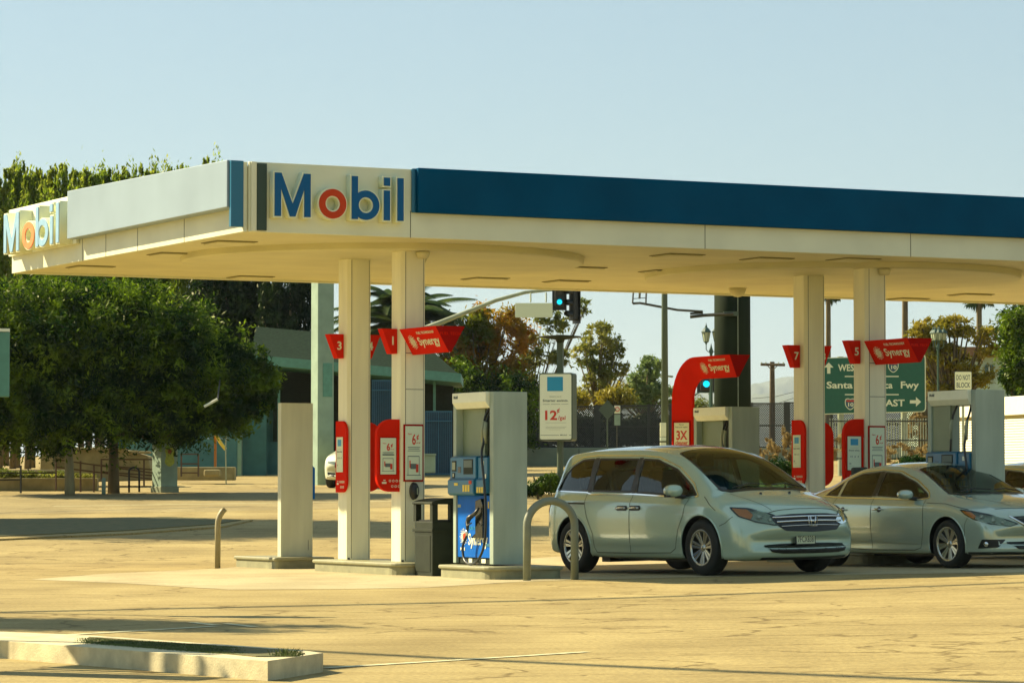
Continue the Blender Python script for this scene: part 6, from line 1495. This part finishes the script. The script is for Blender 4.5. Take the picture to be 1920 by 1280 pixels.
# DO NOT BLOCK
Z = 72; q = GP(1806, Z); o = thing('road_sign', 'small white DO NOT BLOCK sign above the right hand pump', 'road sign', q, 0); k = Z/F
a, c = P(1790,731,Z)-q, P(1822,696,Z)-q; cx = (a.x+c.x)/2
MB().prism(round_poly([(a.x,a.z),(c.x,a.z),(c.x,c.z),(a.x,c.z)], .02), 0, .01, 'y').build('sign_border', M['ink'], o)
e = .010; MB().prism(round_poly([(a.x+e,a.z+e),(c.x-e,a.z+e),(c.x-e,c.z-e),(a.x+e,c.z-e)], .02), -.004, -.0005, 'y').build('sign_face', M['letterwhite'], o)
for t, zz in (('DO NOT', .54), ('BLOCK', .14)): text_obj(t, .155, M['ink'], frame((cx, -.0045, a.z+(c.z-a.z)*zz), (1,0,0), (0,0,1)), o, 'lettering', .003, (c.x-a.x)*.80, .001)
MB().tube([(cx,.05,0),(cx,.05,c.z)], .03, 6).build('post', M['grey'], o)

# ------------------------------------------------------------ right edge
o = at(1840, 172, 'building', 'pale teal building with brown roof edge behind the trees at the right', 'building'); B = o.location
sl(o, 'wall', 'bldg', 1725, 2100, 668, 900, 172, 8); sl(o, 'roof_edge', 'bldgroof', 1715, 2100, 650, 668, 171.5, 9)
for px in range(1745, 1930, 34): f = sl(o, 'window', 'win', px, px+16, 684, 712, 171.93, .05); sl(o, 'window_frame', 'white', px+7, px+8.5, 684, 712, 171.9, .03)
# white shutter shed: its face turns toward the sun
fdir = Vector((.30, -.954, 0)); p0 = Vector(((1786-960)/F*76, 76, 0)); o = thing('roller_shutter_shed', 'bright white shed with ribbed roller shutter at the right edge', 'shed', (p0.x, p0.y, ground(p0.x, p0.y)), math.atan2(fdir.y, fdir.x))
g0 = o.location.z; zc = lambda py: EYE + (920-py)/F*74.5 - g0
Ls = 9.0
MB().box(0, .06, -.3, Ls, 3.0, zc(748)).build('shed_body', M['shed'], o); MB().box(-.05, -.10, zc(781), Ls+.05, .058, zc(747)).build('fascia', M['shed'], o, .01); MB().box(-.02, -.02, zc(787), Ls, .057, zc(781.2)).build('shadow_line', M['shedshadow'], o)
b = MB(); z = zc(787.3)
while z > -.3: b.prism([(.0,z),(-.022,z-.018),(-.022,z-.042),(0,z-.055)], 0, Ls, 'x'); z -= .058
sh = b.build('roller_shutter', M['shed'], o)
# teal sign edge at the left frame border on an out-of-frame post (its board shades part of the kerb)
o = thing('hanging_sign', 'edge of a teal sign board at the left border of the frame', 'sign', (-4.95, 32.0, 0), R(8)); 
a, c = P(-60, 744, 32)-o.location, P(18, 622, 32)-o.location; MB().box(a.x-.4, -.05, a.z, c.x, .05, c.z).build('sign_or_shade_board', M['tealtrim'], o, .01); MB().box(a.x-.42,-.06,c.z+.001,c.x,.06,c.z+.03).build('sign_cap', M['white'], o)
MB().tube([(a.x-.2,0,-.1),(a.x-.2,0,a.z+.1)], .05, 8).build('post', M['grey'], o)
# unseen boards with slits, added left of the frame to shade the kerb
cst = hit(362, 1254); src = Vector((cst.x, cst.y, 0)) + Vector((SAZ.x, SAZ.y, 0))*2.9/math.tan(SUN_EL)
o = thing('kerb_shadow_boards', 'freestanding sign board outside the left edge of the frame', 'sign', (src.x, src.y, 0), math.atan2(SAZ.y, SAZ.x)+PI/2)  # unseen boards added to shade the kerb, not a real sign
MB().box(-.85, -.06, 2.2, .30, .06, 3.5).build('sign_or_shade_board', M['white'], o, .01); MB().box(.36, -.05, 2.2, .47, .05, 3.3).build('sign_or_shade_board', M['white'], o); MB().box(.56,-.05,2.2,.62,.05,3.3).build('sign_or_shade_board', M['white'], o); MB().box(.70,-.05,2.2,1.1,.05,3.4).build('sign_or_shade_board', M['white'], o)
for x in (-.7, .9): MB().box(x, -.05, 0, x+.1, .05, 2.2).build('post', M['grey'], o)
# overhead cables crossing the lot above the frame, casting thin shadows
for (pa, pb, zz, lab) in ((hit(-40,1148), hit(760,1131), 11.5, 'overhead cable above the frame, nearer of the two'), (hit(1240,1252), hit(2000,1282), 10.5, 'overhead cable above the frame crossing the right foreground')):
    off = Vector((SAZ.x, SAZ.y, 0))*zz/math.tan(SUN_EL); dd = (pb-pa).normalized()*12
    o = thing('overhead_cable', lab, 'cable', (pa.x+off.x, pa.y+off.y, zz)); r0 = .05
    MB().tube([-dd, Vector((0,0,0)), (pb-pa), (pb-pa)+dd], .09, 6).build('wire', M['black'], o)

# near left dirt island with its kerb, and the raised planter round the price sign
o = thing('dirt_island', 'low kerbed dirt strip across the lot at left', 'kerb island', (0,0,0), 0)
sheet('kerb_edge', [(-60,1019),(0,1013),(250,1002),(420,989),(474,977),(330,971),(-60,975)], M['lot'], cell=.9, thick=.035, parent=o)
sheet('dirt', [(-60,1014),(0,1009),(240,998),(405,986),(452,978),(330,973),(-60,977)], M['soil'], cell=.9, thick=.05, parent=o)
o = thing('kerb_planter', 'raised kerb planter at the foot of the hanging price sign', 'kerb island', (0,0,0), 0)
sheet('kerb_edge', [(940,934),(1130,934),(1130,922),(940,922)], M['kerb'], cell=.9, thick=.12, parent=o)

# hills
def ridge(name, Z, pts, label, depth):
    prof = [P(px, py, Z) for px, py in pts]; V = []; n = len(prof); rg = random.Random(5)
    rows = 7
    for j in range(rows):
        t = j/(rows-1)
        for p in prof: V.append((p.x*(1-.0*t), Z - depth*(1-t), max(-2, (p.z)*math.sin(t*PI/2)**1.2*(1+rg.uniform(-.06,.06)*(0<j<rows-1))-2*(1-t))))
    base = len(V)
    for p in prof: V.append((p.x, Z+depth, -2))
    Fc = [(j*n+i, j*n+i+1, (j+1)*n+i+1, (j+1)*n+i) for j in range(rows-1) for i in range(n-1)] + [((rows-1)*n+i, (rows-1)*n+i+1, base+i+1, base+i) for i in range(n-1)]
    me = bpy.data.meshes.new(name); me.from_pydata(V, [], Fc); me.polygons.foreach_set('use_smooth', [True]*len(Fc)); o = link(name, me, mat('hill_scrub', (.10,.11,.07), .95, noise=.4, nscale=.01)); tag(o, kind='structure'); return o
def jit(pts, a=2.0, step=12):
    out = []; rg = random.Random(11)
    for i in range(len(pts)-1):
        (x0,y0),(x1,y1) = pts[i], pts[i+1]; k = max(1, int((x1-x0)/step)); out += [(x0+(x1-x0)*j/k, y0+(y1-y0)*j/k+rg.uniform(-a,a)) for j in range(k)]
    return out+[pts[-1]]
ridge('hills', 9000, jit([(700,760),(900,755),(1050,745),(1100,728),(1140,714),(1170,708),(1210,716),(1290,735),(1350,730),(1410,722),(1440,713),(1465,709),(1490,704),(1530,703),(1600,715),(1750,735),(1950,750),(2150,760)]), '', 500)
ridge('hills', 7000, jit([(600,790),(900,780),(1080,760),(1150,745),(1240,738),(1330,745),(1410,742),(1470,738),(1540,742),(1700,760),(2100,780)], 1.5), '', 400)
# haze
HZ = bpy.data.materials.new('haze_air'); HZ.use_nodes = True; t = HZ.node_tree; t.nodes.remove(t.nodes['Principled BSDF']); pv = t.nodes.new('ShaderNodeVolumePrincipled')
pv.inputs['Color'].default_value = (.72, .86, 1.0, 1); pv.inputs['Density'].default_value = .00006; pv.inputs['Anisotropy'].default_value = .2; t.links.new(pv.outputs[0], t.nodes['Material Output'].inputs['Volume'])
HAZE = True
if HAZE:
    hz = MB().box(-3500, -60, -12, 3500, 10500, 420).build('haze', HZ); tag(hz, kind='stuff')
